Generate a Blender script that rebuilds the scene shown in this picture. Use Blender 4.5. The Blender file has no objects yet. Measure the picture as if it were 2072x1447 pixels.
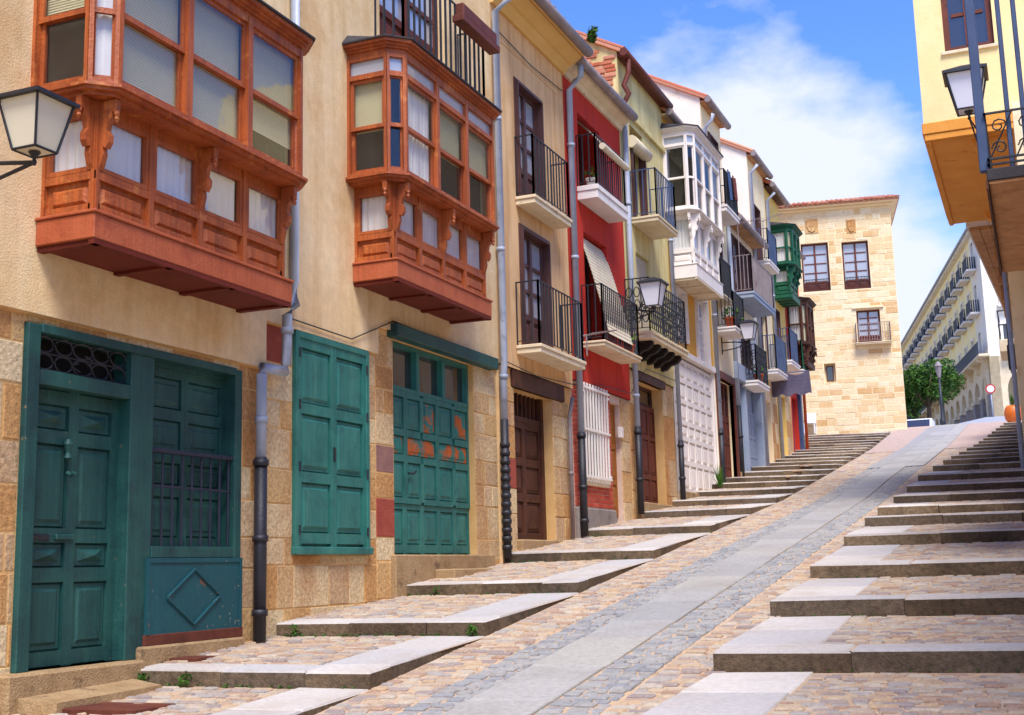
import bpy, math, random
from mathutils import Vector, Matrix
random.seed(7)
R = math.radians
# ------------------------------------------------------------------ camera
YAW, PITCH, ROLL, FPX = R(22.7247), R(9.65294), R(-1.5018), 2513.5
fwd = Vector((-math.sin(YAW)*math.cos(PITCH), math.cos(YAW)*math.cos(PITCH), math.sin(PITCH)))
rgt0 = Vector((math.cos(YAW), math.sin(YAW), 0)); up0 = rgt0.cross(fwd)
rgt = math.cos(ROLL)*rgt0 + math.sin(ROLL)*up0; upv = -math.sin(ROLL)*rgt0 + math.cos(ROLL)*up0
sc = bpy.context.scene
cam = bpy.data.cameras.new('camera'); camo = bpy.data.objects.new('camera', cam); sc.collection.objects.link(camo)
cam.sensor_width = 36; cam.lens = 36*FPX/2072; cam.clip_end = 2000; cam.clip_start = .05
camo.matrix_world = Matrix(((rgt.x, upv.x, -fwd.x, 0), (rgt.y, upv.y, -fwd.y, 0), (rgt.z, upv.z, -fwd.z, 0), (0, 0, 0, 1)))
sc.camera = camo
# ------------------------------------------------------------------ sky, sun, exposure
SUN_EL, SUN_AZ = R(58), R(150)          # azimuth clockwise from +Y (up the street): behind the viewer
w = bpy.data.worlds.new('World'); sc.world = w; w.use_nodes = True
nt = w.node_tree; N = nt.nodes; L = nt.links; N.clear()
def nd(t, **k):
    n = N.new(t)
    for a, b in k.items(): setattr(n, a, b)
    return n
sky = nd('ShaderNodeTexSky', sky_type='NISHITA', sun_disc=False, sun_elevation=SUN_EL, sun_rotation=SUN_AZ, air_density=1.0, dust_density=.35, ozone_density=2.2)
hs = nd('ShaderNodeHueSaturation'); hs.inputs['Saturation'].default_value = 1.3; hs.inputs['Hue'].default_value = .518
tc = nd('ShaderNodeTexCoord'); mp = nd('ShaderNodeMapping'); mp.inputs['Scale'].default_value = (1, 1, 1.9); mp.inputs['Location'].default_value = (.35, .1, .42)
no = nd('ShaderNodeTexNoise'); no.inputs['Scale'].default_value = 4.2; no.inputs['Detail'].default_value = 10; no.inputs['Roughness'].default_value = .56
sx = nd('ShaderNodeSeparateXYZ'); gm = nd('ShaderNodeMapRange')
gm.inputs['From Min'].default_value = .05; gm.inputs['From Max'].default_value = .6; gm.inputs['To Min'].default_value = .3; gm.inputs['To Max'].default_value = -.26
ad = nd('ShaderNodeMath', operation='ADD'); rp = nd('ShaderNodeValToRGB')
rp.color_ramp.elements[0].position = .48; rp.color_ramp.elements[1].position = .8
mx = nd('ShaderNodeMix', data_type='RGBA'); mx.inputs[7].default_value = (3.0, 3.2, 3.6, 1)
bg = nd('ShaderNodeBackground'); bg.inputs['Strength'].default_value = .15; ou = nd('ShaderNodeOutputWorld')
L.new(tc.outputs['Generated'], mp.inputs[0]); L.new(mp.outputs[0], no.inputs['Vector']); L.new(tc.outputs['Generated'], sx.inputs[0])
cd = (rgt*((1430-1036)/FPX) - upv*((470-723.5)/FPX) + fwd).normalized()
dt = nd('ShaderNodeVectorMath', operation='DOT_PRODUCT'); dt.inputs[1].default_value = cd; nm = nd('ShaderNodeVectorMath', operation='NORMALIZE')
L.new(tc.outputs['Generated'], nm.inputs[0]); L.new(nm.outputs[0], dt.inputs[0])
bk_ = nd('ShaderNodeMapRange'); bk_.inputs['From Min'].default_value = math.cos(R(10.5)); bk_.inputs['From Max'].default_value = math.cos(R(5)); bk_.inputs['To Min'].default_value = 0; bk_.inputs['To Max'].default_value = .42
L.new(dt.outputs['Value'], bk_.inputs['Value']); ad2 = nd('ShaderNodeMath', operation='ADD'); L.new(bk_.outputs[0], ad2.inputs[1])
L.new(sx.outputs[2], gm.inputs['Value']); na = nd('ShaderNodeMath', operation='MULTIPLY_ADD'); na.inputs[1].default_value = 1.7; na.inputs[2].default_value = -.35
L.new(no.outputs[0], na.inputs[0]); L.new(na.outputs[0], ad.inputs[0]); L.new(gm.outputs[0], ad.inputs[1]); L.new(ad.outputs[0], ad2.inputs[0]); L.new(ad2.outputs[0], rp.inputs[0])
L.new(sky.outputs[0], hs.inputs['Color']); L.new(hs.outputs[0], mx.inputs[6]); L.new(rp.outputs[0], mx.inputs[0]); L.new(mx.outputs[2], bg.inputs[0]); L.new(bg.outputs[0], ou.inputs[0])
sl = bpy.data.lights.new('sun', 'SUN'); sl.energy = 2.7; sl.angle = R(24); sl.color = (1, .95, .87)
so = bpy.data.objects.new('sun', sl); sc.collection.objects.link(so)
sd = Vector((math.sin(SUN_AZ)*math.cos(SUN_EL), math.cos(SUN_AZ)*math.cos(SUN_EL), math.sin(SUN_EL)))
so.rotation_euler = sd.to_track_quat('Z', 'Y').to_euler()
so.location = (0, 0, 30)
vs = sc.view_settings; vs.view_transform = 'Standard'; vs.look = 'None'; vs.exposure = 1.0; vs.gamma = 1; vs.use_curve_mapping = False
# ------------------------------------------------------------------ picture point -> place on a wall
def ray(x, y): return rgt*((x-1036)/FPX) - upv*((y-723.5)/FPX) + fwd
def F(x, y, X=-7.0):
    d = ray(x, y); k = X/d.x; return d.y*k, d.z*k
def FY(x, y, Y):
    d = ray(x, y); k = Y/d.y; return d.x*k, d.z*k
# ------------------------------------------------------------------ materials
def lin(c): return tuple(((v/255+.055)/1.055)**2.4 if v > 10 else v/255/12.92 for v in c)+(1,)
def new_mat(name):
    m = bpy.data.materials.new(name); m.use_nodes = True; t = m.node_tree; t.nodes.clear()
    o = t.nodes.new('ShaderNodeOutputMaterial'); b = t.nodes.new('ShaderNodeBsdfPrincipled'); t.links.new(b.outputs[0], o.inputs[0])
    return m, t, b
def noise(t, scale, detail=6, rough=.55, stretch=None, vec=None):
    n = t.nodes.new('ShaderNodeTexNoise'); n.inputs['Scale'].default_value = scale; n.inputs['Detail'].default_value = detail; n.inputs['Roughness'].default_value = rough
    if vec is None:
        g = t.nodes.new('ShaderNodeNewGeometry'); vec = g.outputs['Position']
    if stretch:
        k = t.nodes.new('ShaderNodeMapping'); k.inputs['Scale'].default_value = stretch; t.links.new(vec, k.inputs[0]); vec = k.outputs[0]
    t.links.new(vec, n.inputs['Vector']); return n.outputs['Fac']
def ramp(t, fac, stops, const=False):
    r = t.nodes.new('ShaderNodeValToRGB'); cr = r.color_ramp
    if const: cr.interpolation = 'CONSTANT'
    while len(cr.elements) < len(stops): cr.elements.new(.5)
    for e, (p, c) in zip(cr.elements, stops): e.position = p; e.color = c if len(c) == 4 else tuple(c)+(1,)
    t.links.new(fac, r.inputs[0]); return r.outputs[0]
def mix(t, fac, a, b, mode='MIX'):
    m = t.nodes.new('ShaderNodeMix'); m.data_type = 'RGBA'; m.blend_type = mode
    for s, v in ((0, fac), (6, a), (7, b)):
        if hasattr(v, 'links'): t.links.new(v, m.inputs[s])
        else: m.inputs[s].default_value = v
    return m.outputs[2]
def bump(t, b, h, strength, dist=.02):
    n = t.nodes.new('ShaderNodeBump'); n.inputs['Strength'].default_value = strength; n.inputs['Distance'].default_value = dist
    t.links.new(h, n.inputs['Height']); t.links.new(n.outputs[0], b.inputs['Normal'])
G3 = lambda v: (v, v, v, 1)
def surf(name, c1, c2, scale=3, rough=.85, bs=.3, bsc=60, patch=None, pscale=2, pthr=(.6, .68), streak=None, spec=.3, grime=.0, bdist=.02, pstretch=None, grain=0, chips=None, chipthr=.66):
    """weathered surface: two tones by noise, optional patches of a third tone, optional vertical streaks"""
    m, t, b = new_mat(name)
    c = ramp(t, noise(t, scale), [(.3, lin(c1)), (.7, lin(c2))])
    if streak: c = mix(t, ramp(t, noise(t, 1, 5, .6, (5, 5, .35)), [(.45, G3(0)), (.75, G3(1))]), c, mix(t, .75, c, lin(streak)))
    if patch: c = mix(t, ramp(t, noise(t, pscale, 8, .65, pstretch), [(pthr[0], G3(0)), (pthr[1], G3(1))]), c, lin(patch))
    if grain: c = mix(t, grain, c, ramp(t, noise(t, 1, 5, .65, (38, 38, 1.6)), [(.3, G3(.45)), (.62, G3(1.1))]), 'MULTIPLY')
    if chips:
        f = t.nodes.new('ShaderNodeMath'); f.operation = 'MULTIPLY'
        t.links.new(ramp(t, noise(t, 1.7, 4, .6), [(.46, G3(0)), (.6, G3(1))]), f.inputs[0]); t.links.new(ramp(t, noise(t, 26, 5, .7, (1, 1, .6)), [(chipthr, G3(0)), (chipthr+.03, G3(1))]), f.inputs[1]); c = mix(t, f.outputs[0], c, lin(chips))
    if grime: c = mix(t, grime, c, ramp(t, noise(t, scale*9, 8, .7), [(.3, G3(.35)), (.65, G3(1))]), 'MULTIPLY')
    t.links.new(c, b.inputs['Base Color']); b.inputs['Roughness'].default_value = rough; b.inputs['Specular IOR Level'].default_value = spec
    if bs: bump(t, b, noise(t, bsc, 6, .6), bs, bdist)
    return m
def rnd_surf(name, cols, rough=.85, bs=.5, bsc=45, attr=False, grime=.5, bdist=.02, dirt=None):
    """each stone its own tone: from the object's random number and, on joined stones, a per-stone number"""
    m, t, b = new_mat(name)
    oi = t.nodes.new('ShaderNodeObjectInfo'); v = oi.outputs['Random']
    if attr:
        at = t.nodes.new('ShaderNodeAttribute'); at.attribute_name = 'tone'
        a = t.nodes.new('ShaderNodeMath'); a.operation = 'ADD'; t.links.new(v, a.inputs[0]); t.links.new(at.outputs['Fac'], a.inputs[1])
        f = t.nodes.new('ShaderNodeMath'); f.operation = 'FRACT'; t.links.new(a.outputs[0], f.inputs[0]); v = f.outputs[0]
    n = len(cols); c = ramp(t, v, [(i/n, lin(k)) for i, k in enumerate(cols)], True)
    if dirt: c = mix(t, ramp(t, noise(t, 1.3, 6, .6), [(.45, G3(0)), (.75, G3(.8))]), c, lin(dirt))
    c = mix(t, grime, c, ramp(t, noise(t, 22, 8, .7), [(.3, G3(.45)), (.62, G3(1.12))]), 'MULTIPLY')
    t.links.new(c, b.inputs['Base Color']); b.inputs['Roughness'].default_value = rough; b.inputs['Specular IOR Level'].default_value = .3
    bump(t, b, noise(t, bsc, 8, .65), bs, bdist); return m
def glass(name, tint=(.02, .025, .03), alpha=.3, rough=.03, amax=1.0, gmax=.34):
    m = bpy.data.materials.new(name); m.use_nodes = True; t = m.node_tree; t.nodes.clear()
    o = t.nodes.new('ShaderNodeOutputMaterial'); tr = t.nodes.new('ShaderNodeBsdfTransparent'); p = t.nodes.new('ShaderNodeBsdfPrincipled')
    p.inputs['Base Color'].default_value = tint+(1,); p.inputs['Roughness'].default_value = rough; p.inputs['IOR'].default_value = 1.52; p.inputs['Specular IOR Level'].default_value = .8
    lw = t.nodes.new('ShaderNodeLayerWeight'); lw.inputs[0].default_value = .22
    a = t.nodes.new('ShaderNodeMapRange'); a.inputs['To Min'].default_value = alpha; a.inputs['To Max'].default_value = amax
    t.links.new(lw.outputs['Facing'], a.inputs[0]); ms = t.nodes.new('ShaderNodeMixShader')
    t.links.new(a.outputs[0], ms.inputs[0]); t.links.new(tr.outputs[0], ms.inputs[1]); t.links.new(p.outputs[0], ms.inputs[2]); gl = t.nodes.new('ShaderNodeBsdfGlossy'); gl.inputs['Roughness'].default_value = rough; gl.inputs['Color'].default_value = (.92, .94, .97, 1)
    b_ = t.nodes.new('ShaderNodeBump'); b_.inputs['Strength'].default_value = .06; b_.inputs['Distance'].default_value = .05; t.links.new(noise(t, 2.2, 2, .5), b_.inputs['Height']); t.links.new(b_.outputs[0], gl.inputs['Normal'])
    a2 = t.nodes.new('ShaderNodeMapRange'); a2.inputs['To Min'].default_value = min(.05, gmax*.2); a2.inputs['To Max'].default_value = gmax; t.links.new(lw.outputs['Facing'], a2.inputs[0])
    m2 = t.nodes.new('ShaderNodeMixShader'); t.links.new(a2.outputs[0], m2.inputs[0]); t.links.new(ms.outputs[0], m2.inputs[1]); t.links.new(gl.outputs[0], m2.inputs[2]); t.links.new(m2.outputs[0], o.inputs[0])
    return m
M = {}
M['cream'] = surf('cream_stucco', (242, 216, 172), (232, 196, 144), 1.1, .9, .4, 55, patch=(214, 168, 112), pscale=.9, pthr=(.52, .75), streak=(216, 176, 122), grime=.24, chips=(140, 96, 58), chipthr=.7)
M['ochre'] = surf('ochre_stucco', (228, 190, 142), (218, 176, 126), 1.3, .9, .3, 55, patch=(200, 148, 94), pscale=1.6, pthr=(.52, .8), streak=(170, 118, 66))
M['ochre_soffit'] = surf('ochre_soffit_paint', (226, 184, 116), (216, 172, 100), 2, .85, .15, 40)
M['red'] = surf('red_stucco', (204, 58, 42), (188, 48, 36), 1.5, .9, .35, 60, streak=(160, 40, 32), patch=(206, 100, 82), pscale=6, pthr=(.68, .76))
M['lime'] = surf('pale_green_stucco', (224, 212, 156), (214, 198, 138), 1.3, .9, .35, 55, patch=(170, 150, 90), pscale=1.4, pthr=(.58, .78), streak=(160, 140, 90))
M['orange'] = surf('orange_stucco', (226, 170, 72), (218, 156, 60), 1.5, .9, .3, 55)
M['pale'] = surf('pale_cream_stucco', (244, 226, 188), (238, 214, 168), 1.2, .9, .3, 50, patch=(214, 180, 130), pscale=1.3, pthr=(.56, .75))
M['white'] = surf('white_stucco', (240, 234, 222), (230, 220, 202), 1.2, .9, .3, 50, patch=(206, 190, 164), pscale=1.5, pthr=(.58, .76))
M['yellow'] = surf('yellow_stucco', (240, 206, 124), (232, 194, 108), 1.4, .9, .3, 50, patch=(216, 176, 100), pscale=1.2, pthr=(.56, .8))
M['paleyellow'] = surf('pale_yellow_stucco', (246, 226, 170), (240, 214, 152), 1.4, .9, .4, 50, patch=(226, 194, 128), pscale=1.2, pthr=(.56, .8), grime=.12)
M['lightyellow'] = surf('light_yellow_wall', (252, 236, 184), (248, 228, 168), .6, .9, .1, 20)
M['greyblue'] = surf('grey_blue_paint', (152, 164, 182), (138, 150, 172), 2, .7, .2, 40, patch=(120, 130, 146), pscale=3)
M['stonewall'] = surf('mortar', (222, 182, 124), (206, 160, 100), 3, .95, .5, 40)
M['ashlar'] = rnd_surf('sandstone_blocks', [(228, 202, 158), (218, 176, 120), (224, 194, 148), (210, 160, 102), (232, 208, 166), (214, 178, 130), (202, 152, 98), (226, 200, 156), (218, 180, 126), (206, 172, 132)], .92, 1.0, 26, grime=.85, dirt=(180, 118, 66))
M['redstone'] = surf('red_sandstone', (168, 84, 66), (150, 66, 54), 5, .92, .6, 40)
M['purplestone'] = surf('purple_sandstone', (158, 116, 104), (130, 96, 92), 5, .92, .6, 40)
M['tower'] = rnd_surf('tower_sandstone', [(238, 218, 180), (234, 210, 166), (240, 222, 186), (230, 200, 152), (236, 214, 172), (226, 190, 138), (239, 220, 182), (234, 208, 164), (214, 172, 118), (238, 217, 178), (236, 212, 170), (229, 197, 148)], .92, .7, 30, grime=.6, dirt=(236, 208, 164))
M['towermortar'] = surf('tower_mortar', (240, 220, 182), (234, 210, 166), 2, .95, .3, 40)
M['brick'] = rnd_surf('red_brick', [(196, 84, 62), (186, 74, 56), (204, 96, 72), (178, 70, 54), (194, 88, 70)], .9, .4, 60, grime=.35)
M['clay'] = rnd_surf('clay', [(196, 122, 90), (186, 104, 76), (206, 146, 116), (176, 108, 84), (196, 134, 108)], .92, .5, 50, grime=.45)
M['brickmortar'] = surf('pale_mortar', (222, 196, 178), (206, 176, 156), 6, .95, .4, 50)
M['teal'] = surf('teal_paint', (34, 84, 78), (26, 70, 70), 2.2, .55, .3, 30, patch=(22, 56, 60), pscale=2.5, pthr=(.48, .72), streak=(48, 96, 88), spec=.4, grain=.45, chips=(150, 122, 90))
M['teal2'] = surf('teal_paint_light', (50, 124, 114), (38, 106, 100), 2.2, .55, .3, 30, patch=(32, 88, 86), pscale=3, pthr=(.5, .72), streak=(72, 136, 122), spec=.4, grain=.4, chips=(160, 120, 80), chipthr=.69)
M['tealrust'] = surf('teal_paint_worn_to_orange', (52, 134, 122), (40, 116, 108), 2.2, .6, .25, 30, patch=(196, 98, 36), pscale=4.2, pthr=(.47, .55), spec=.35, grain=.5)
M['tealworn'] = surf('teal_paint_rusty', (26, 84, 90), (22, 72, 84), 2.2, .6, .25, 30, patch=(120, 76, 60), pscale=7, pthr=(.66, .7), spec=.35, grain=.2, chips=(170, 150, 130), chipthr=.64)
M['orangewood'] = surf('orange_varnished_wood', (188, 98, 42), (160, 74, 28), 2.5, .5, .4, 40, patch=(204, 124, 62), pscale=5, pthr=(.56, .7), streak=(120, 48, 20), spec=.5, grain=.65, chips=(96, 50, 30), chipthr=.64)
M['orangered'] = surf('red_brown_painted_wood', (184, 98, 62), (168, 82, 48), 2, .6, .3, 40, patch=(152, 68, 42), pscale=4, pthr=(.56, .72), spec=.35, grain=.35, chips=(120, 62, 40), chipthr=.65)
M['underside'] = surf('dark_red_boards', (112, 38, 22), (92, 30, 18), 3, .7, .3, 30)
M['brown'] = surf('dark_brown_wood', (84, 44, 28), (62, 32, 22), 3, .6, .35, 40, patch=(48, 24, 16), pscale=4, pthr=(.5, .7), streak=(104, 60, 40), spec=.35)
M['redbrown'] = surf('red_brown_wood', (108, 50, 34), (90, 40, 28), 3, .6, .3, 40, patch=(74, 32, 24), pscale=4, pthr=(.55, .72), spec=.35)
M['ochrewood'] = surf('ochre_wood_door', (166, 104, 44), (146, 88, 36), 3, .6, .3, 40)
M['winbrown'] = surf('brown_window_paint', (92, 62, 58), (78, 50, 48), 3, .5, .2, 40)
M['whitewood'] = surf('white_paint', (238, 230, 224), (226, 216, 210), 3, .55, .2, 40, patch=(196, 178, 166), pscale=6, pthr=(.64, .72))
M['greenwood'] = surf('green_paint', (28, 92, 66), (22, 78, 56), 3, .5, .2, 40)
M['iron'] = surf('black_iron', (36, 38, 46), (26, 28, 36), 8, .5, .2, 60, patch=(54, 46, 46), pscale=14, pthr=(.66, .74), spec=.5)
M['bluesteel'] = surf('blue_grey_steel', (62, 80, 116), (50, 66, 100), 3, .45, .15, 40, spec=.5)
M['navyiron'] = surf('navy_railing_paint', (46, 50, 66), (36, 40, 56), 6, .6, .1, 60)
M['zinc'] = surf('grey_zinc_pipe', (170, 178, 194), (150, 158, 176), 3, .5, .15, 40, patch=(128, 132, 144), pscale=5, pthr=(.58, .72), spec=.5)
M['gutter'] = surf('weathered_gutter', (150, 138, 138), (126, 114, 116), 3, .55, .2, 40, patch=(104, 86, 82), pscale=4)
M['castiron'] = surf('dark_cast_iron_pipe', (42, 42, 52), (30, 30, 38), 4, .5, .3, 40, spec=.5)
M['slab'] = surf('pale_slab_edge', (226, 210, 180), (208, 188, 154), 3, .9, .3, 45, patch=(150, 124, 92), pscale=5, pthr=(.6, .72))
M['whiteslab'] = surf('white_slab', (232, 226, 222), (216, 208, 204), 3, .9, .25, 45, patch=(176, 160, 148), pscale=5, pthr=(.62, .74))
M['granite'] = rnd_surf('granite_slabs', [(200, 194, 190), (192, 186, 182), (206, 200, 194), (196, 188, 182), (186, 182, 182)], .85, .35, 90, grime=.35, dirt=(176, 162, 148))
M['lanegranite'] = rnd_surf('blue_grey_granite', [(166, 164, 163), (158, 157, 158), (171, 168, 165), (161, 159, 158), (172, 168, 162)], .82, .4, 90, grime=.45, dirt=(150, 144, 138))
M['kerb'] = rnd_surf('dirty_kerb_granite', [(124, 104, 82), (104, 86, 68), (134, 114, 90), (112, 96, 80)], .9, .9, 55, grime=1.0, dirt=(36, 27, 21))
M['cobble'] = rnd_surf('cobbles', [(190, 170, 150), (182, 158, 140), (188, 162, 138), (170, 154, 146), (200, 184, 164), (176, 146, 126), (186, 170, 154), (160, 146, 142), (196, 168, 138), (190, 178, 164), (174, 166, 160), (198, 176, 150)], .85, .8, 60, attr=True, grime=.4)
M['sett'] = rnd_surf('granite_setts', [(162, 161, 162), (153, 153, 156), (167, 165, 164), (147, 148, 153), (163, 159, 156), (170, 167, 164)], .8, .8, 60, attr=True, grime=.45)
M['bed'] = surf('sandy_joints', (200, 174, 146), (182, 152, 124), 9, .95, .6, 60, patch=(156, 130, 108), pscale=3)
M['farcobble'] = surf('cobbled_paving_far', (194, 172, 158), (172, 148, 138), 14, .9, .9, 25, patch=(152, 128, 120), pscale=24, pthr=(.55, .6))
M['asphalt'] = surf('pale_road', (168, 170, 178), (150, 152, 160), 1, .9, .3, 40)
M['earth'] = surf('earth', (140, 124, 100), (120, 104, 84), .5, .95, .3, 10)
M['thresh'] = surf('worn_threshold_stone', (188, 158, 118), (164, 132, 94), 4, .9, .8, 50, grime=.5, patch=(116, 94, 72), pscale=5, pthr=(.55, .7))
M['concrete'] = surf('grey_plinth', (150, 140, 134), (124, 114, 110), 3, .9, .5, 40, patch=(96, 86, 82), pscale=3)
M['glass'] = glass('window_glass', alpha=.03, amax=.25, gmax=.14); M['darkglass'] = glass('dark_glass', alpha=.75, tint=(.03, .03, .035))
M['skyglass'] = glass('reflection_tint_glass', alpha=.88, tint=(.42, .45, .52), rough=.06)  # pale tint paints in bright sky reflections and light panes
M['dark'] = surf('painted_room_shade', (30, 24, 20), (20, 16, 14), 2, .9, 0)  # near-black colour stands in for the shade of unlit spaces
M['blind'] = surf('olive_blind', (214, 208, 168), (206, 198, 156), 2, .7, 0)
M['curtain'] = surf('white_curtain', (244, 243, 240), (232, 230, 228), 3, .9, .2, 80)
M['straw'] = surf('straw_blind', (226, 214, 190), (206, 192, 164), 6, .9, .3, 80)
M['lampglass'] = surf('milky_lamp_glass', (222, 214, 190), (214, 206, 182), 2, .35, 0, spec=.5)
M['lampwhite'] = surf('white_lamp_glass', (226, 224, 232), (216, 214, 224), 2, .35, 0, spec=.5)
M['leaf'] = rnd_surf('leaves', [(62, 100, 28), (46, 82, 20), (82, 118, 36), (36, 66, 18)], .7, .1, 30, attr=True, grime=.1)
M['rust'] = surf('rusty_plate', (112, 60, 44), (88, 44, 34), 6, .85, .6, 90)
M['slate'] = surf('dark_roof_sheet', (60, 56, 60), (44, 42, 46), 3, .7, .3, 40)
M['awning'] = surf('grey_purple_canvas', (112, 106, 128), (98, 92, 114), 2, .85, .2, 60)
M['terracotta'] = surf('terracotta', (196, 92, 48), (176, 78, 40), 5, .8, .3, 60)
M['orangeplastic'] = surf('orange_ceramic', (214, 110, 26), (196, 92, 18), 4, .45, .1, 40, spec=.5)
M['signred'] = surf('sign_red', (200, 30, 40), (190, 26, 36), 2, .5, 0); M['signwhite'] = surf('sign_white', (236, 236, 240), (230, 230, 236), 2, .5, 0)
M['blackwood'] = surf('black_timber', (40, 30, 26), (28, 22, 20), 4, .8, .4, 40)
M['soffitwood'] = surf('brown_soffit_boards', (200, 150, 104), (182, 132, 88), 2.5, .8, .3, 40, streak=(140, 92, 56))
M['orangesoffit'] = surf('orange_soffit_paint', (234, 164, 76), (222, 148, 62), 2, .8, .25, 40, patch=(170, 92, 24), pscale=2.5, pthr=(.6, .76))
M['bark'] = surf('bark', (92, 76, 60), (70, 58, 48), 6, .95, .6, 30)
M['stainglass'] = rnd_surf('coloured_glass', [(70, 110, 70)], .2, .4, 12, grime=.8)
# ------------------------------------------------------------------ mesh helpers: a frame turns (along, out, up) into world
class Fr:
    def __init__(s, o, u, n): s.o, s.u, s.n = Vector(o), Vector(u), Vector(n)
    def p(s, a, b, c): v = s.o + s.u*a + s.n*b; return (v.x, v.y, v.z+c)
FA = Fr((-7, 0, 0), (0, 1, 0), (1, 0, 0))            # left house fronts
FW = Fr((0, 0, 0), (1, 0, 0), (0, 1, 0))             # plain world axes
class MB:
    def __init__(s, fr=FA): s.v, s.f, s.fr = [], [], fr
    def add(s, pts, faces):
        k = len(s.v); s.v += [s.fr.p(*q) for q in pts]; s.f += [tuple(i+k for i in f) for f in faces]; return s
    def box(s, a0, a1, b0, b1, c0, c1, ch=0):
        if ch <= 0:
            return s.add([(a, b, c) for a in (a0, a1) for b in (b0, b1) for c in (c0, c1)], [(0, 1, 3, 2), (4, 6, 7, 5), (0, 4, 5, 1), (2, 3, 7, 6), (0, 2, 6, 4), (1, 5, 7, 3)])
        A, Bb, Cc = (a0, a1), (b0, b1), (c0, c1); P = []; idx = {}
        for i in (0, 1):
            for j in (0, 1):
                for k in (0, 1):
                    sa, sb, s2 = (1-2*i)*ch, (1-2*j)*ch, (1-2*k)*ch
                    for ax, q in (('a', (A[i], Bb[j]+sb, Cc[k]+s2)), ('b', (A[i]+sa, Bb[j], Cc[k]+s2)), ('c', (A[i]+sa, Bb[j]+sb, Cc[k]))):
                        idx[(i, j, k, ax)] = len(P); P.append(q)
        fs = []
        for i in (0, 1):
            fs.append([idx[(i, j, k, 'a')] for j, k in ((0, 0), (1, 0), (1, 1), (0, 1))]); fs.append([idx[(j, i, k, 'b')] for j, k in ((0, 0), (1, 0), (1, 1), (0, 1))]); fs.append([idx[(j, k, i, 'c')] for j, k in ((0, 0), (1, 0), (1, 1), (0, 1))])
        for i in (0, 1):
            for j in (0, 1):
                fs.append([idx[(i, j, 0, 'a')], idx[(i, j, 1, 'a')], idx[(i, j, 1, 'b')], idx[(i, j, 0, 'b')]])
                fs.append([idx[(i, 0, j, 'a')], idx[(i, 1, j, 'a')], idx[(i, 1, j, 'c')], idx[(i, 0, j, 'c')]])
                fs.append([idx[(0, i, j, 'b')], idx[(1, i, j, 'b')], idx[(1, i, j, 'c')], idx[(0, i, j, 'c')]])
                for k in (0, 1): fs.append([idx[(i, j, k, 'a')], idx[(i, j, k, 'b')], idx[(i, j, k, 'c')]])
        return s.add(P, fs)
    def prism(s, poly, ax, t0, t1):
        """poly: 2-D points in the two other axes, extruded along axis ax ('a','b','c')"""
        n = len(poly); mk = {'a': lambda p, t: (t, p[0], p[1]), 'b': lambda p, t: (p[0], t, p[1]), 'c': lambda p, t: (p[0], p[1], t)}[ax]
        return s.add([mk(p, t0) for p in poly]+[mk(p, t1) for p in poly], [tuple(range(n)), tuple(range(2*n-1, n-1, -1))]+[(i, (i+1) % n, n+(i+1) % n, n+i) for i in range(n)])
    def frustum(s, a0, a1, c0, c1, b0, b1, e):
        """raised field: base rectangle at b0, top inset by e at b1"""
        return s.add([(a0, b0, c0), (a1, b0, c0), (a1, b0, c1), (a0, b0, c1), (a0+e, b1, c0+e), (a1-e, b1, c0+e), (a1-e, b1, c1-e), (a0+e, b1, c1-e)], [(0, 1, 5, 4), (1, 2, 6, 5), (2, 3, 7, 6), (3, 0, 4, 7), (4, 5, 6, 7)])
    def tube(s, pts, r, n=8, closed=False, cap=True):
        P = [Vector(s.fr.p(*q)) for q in pts]; m = len(P); k0 = len(s.v)
        for i, p in enumerate(P):
            if closed: d = P[(i+1) % m]-P[i-1]
            else: d = P[min(i+1, m-1)]-P[max(i-1, 0)]
            d.normalize(); x = d.cross(Vector((0, 0, 1)) if abs(d.z) < .9 else Vector((0, 1, 0))).normalized(); y = d.cross(x)
            rr = r[i] if isinstance(r, (list, tuple)) else r
            for j in range(n):
                t = 2*math.pi*j/n; q = p+x*(rr*math.cos(t))+y*(rr*math.sin(t)); s.v.append((q.x, q.y, q.z))
        for i in range(m if closed else m-1):
            for j in range(n): s.f.append((k0+i*n+j, k0+i*n+(j+1) % n, k0+((i+1) % m)*n+(j+1) % n, k0+((i+1) % m)*n+j))
        if cap and not closed: s.f.append(tuple(k0+j for j in range(n))); s.f.append(tuple(k0+(m-1)*n+j for j in range(n)))
        return s
    def lathe(s, o, prof, n=12):
        k0 = len(s.v)
        for r, z in prof:
            for j in range(n):
                t = 2*math.pi*j/n; s.v.append((o[0]+r*math.cos(t), o[1]+r*math.sin(t), o[2]+z))
        for i in range(len(prof)-1):
            for j in range(n): s.f.append((k0+i*n+j, k0+i*n+(j+1) % n, k0+(i+1)*n+(j+1) % n, k0+(i+1)*n+j))
        s.f.append(tuple(k0+j for j in range(n))); s.f.append(tuple(k0+(len(prof)-1)*n+j for j in range(n)))
        return s
    def build(s, name, mat, parent=None, smooth=False, label=None, kind=None):
        me = bpy.data.meshes.new(name); me.from_pydata(s.v, [], s.f); me.validate()
        import bmesh
        b = bmesh.new(); b.from_mesh(me); bmesh.ops.recalc_face_normals(b, faces=b.faces); b.to_mesh(me); b.free()
        me.materials.append(M[mat] if isinstance(mat, str) else mat)
        if smooth:
            for p in me.polygons: p.use_smooth = len(p.vertices) == 4
        return put(name, me, parent, label, kind)
WLOC = {}
def put(name, me, parent=None, label=None, kind=None, loc=(0, 0, 0), rot=None, scale=None):
    o = bpy.data.objects.new(name, me); sc.collection.objects.link(o); W = Vector(loc)
    WLOC[o] = W
    if parent: o.parent = parent; o.location = W-WLOC[parent]
    else: o.location = W
    if rot: o.rotation_euler = rot
    if scale: o.scale = scale
    if label: o['label'] = label
    if kind: o['kind'] = kind
    return o
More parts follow.
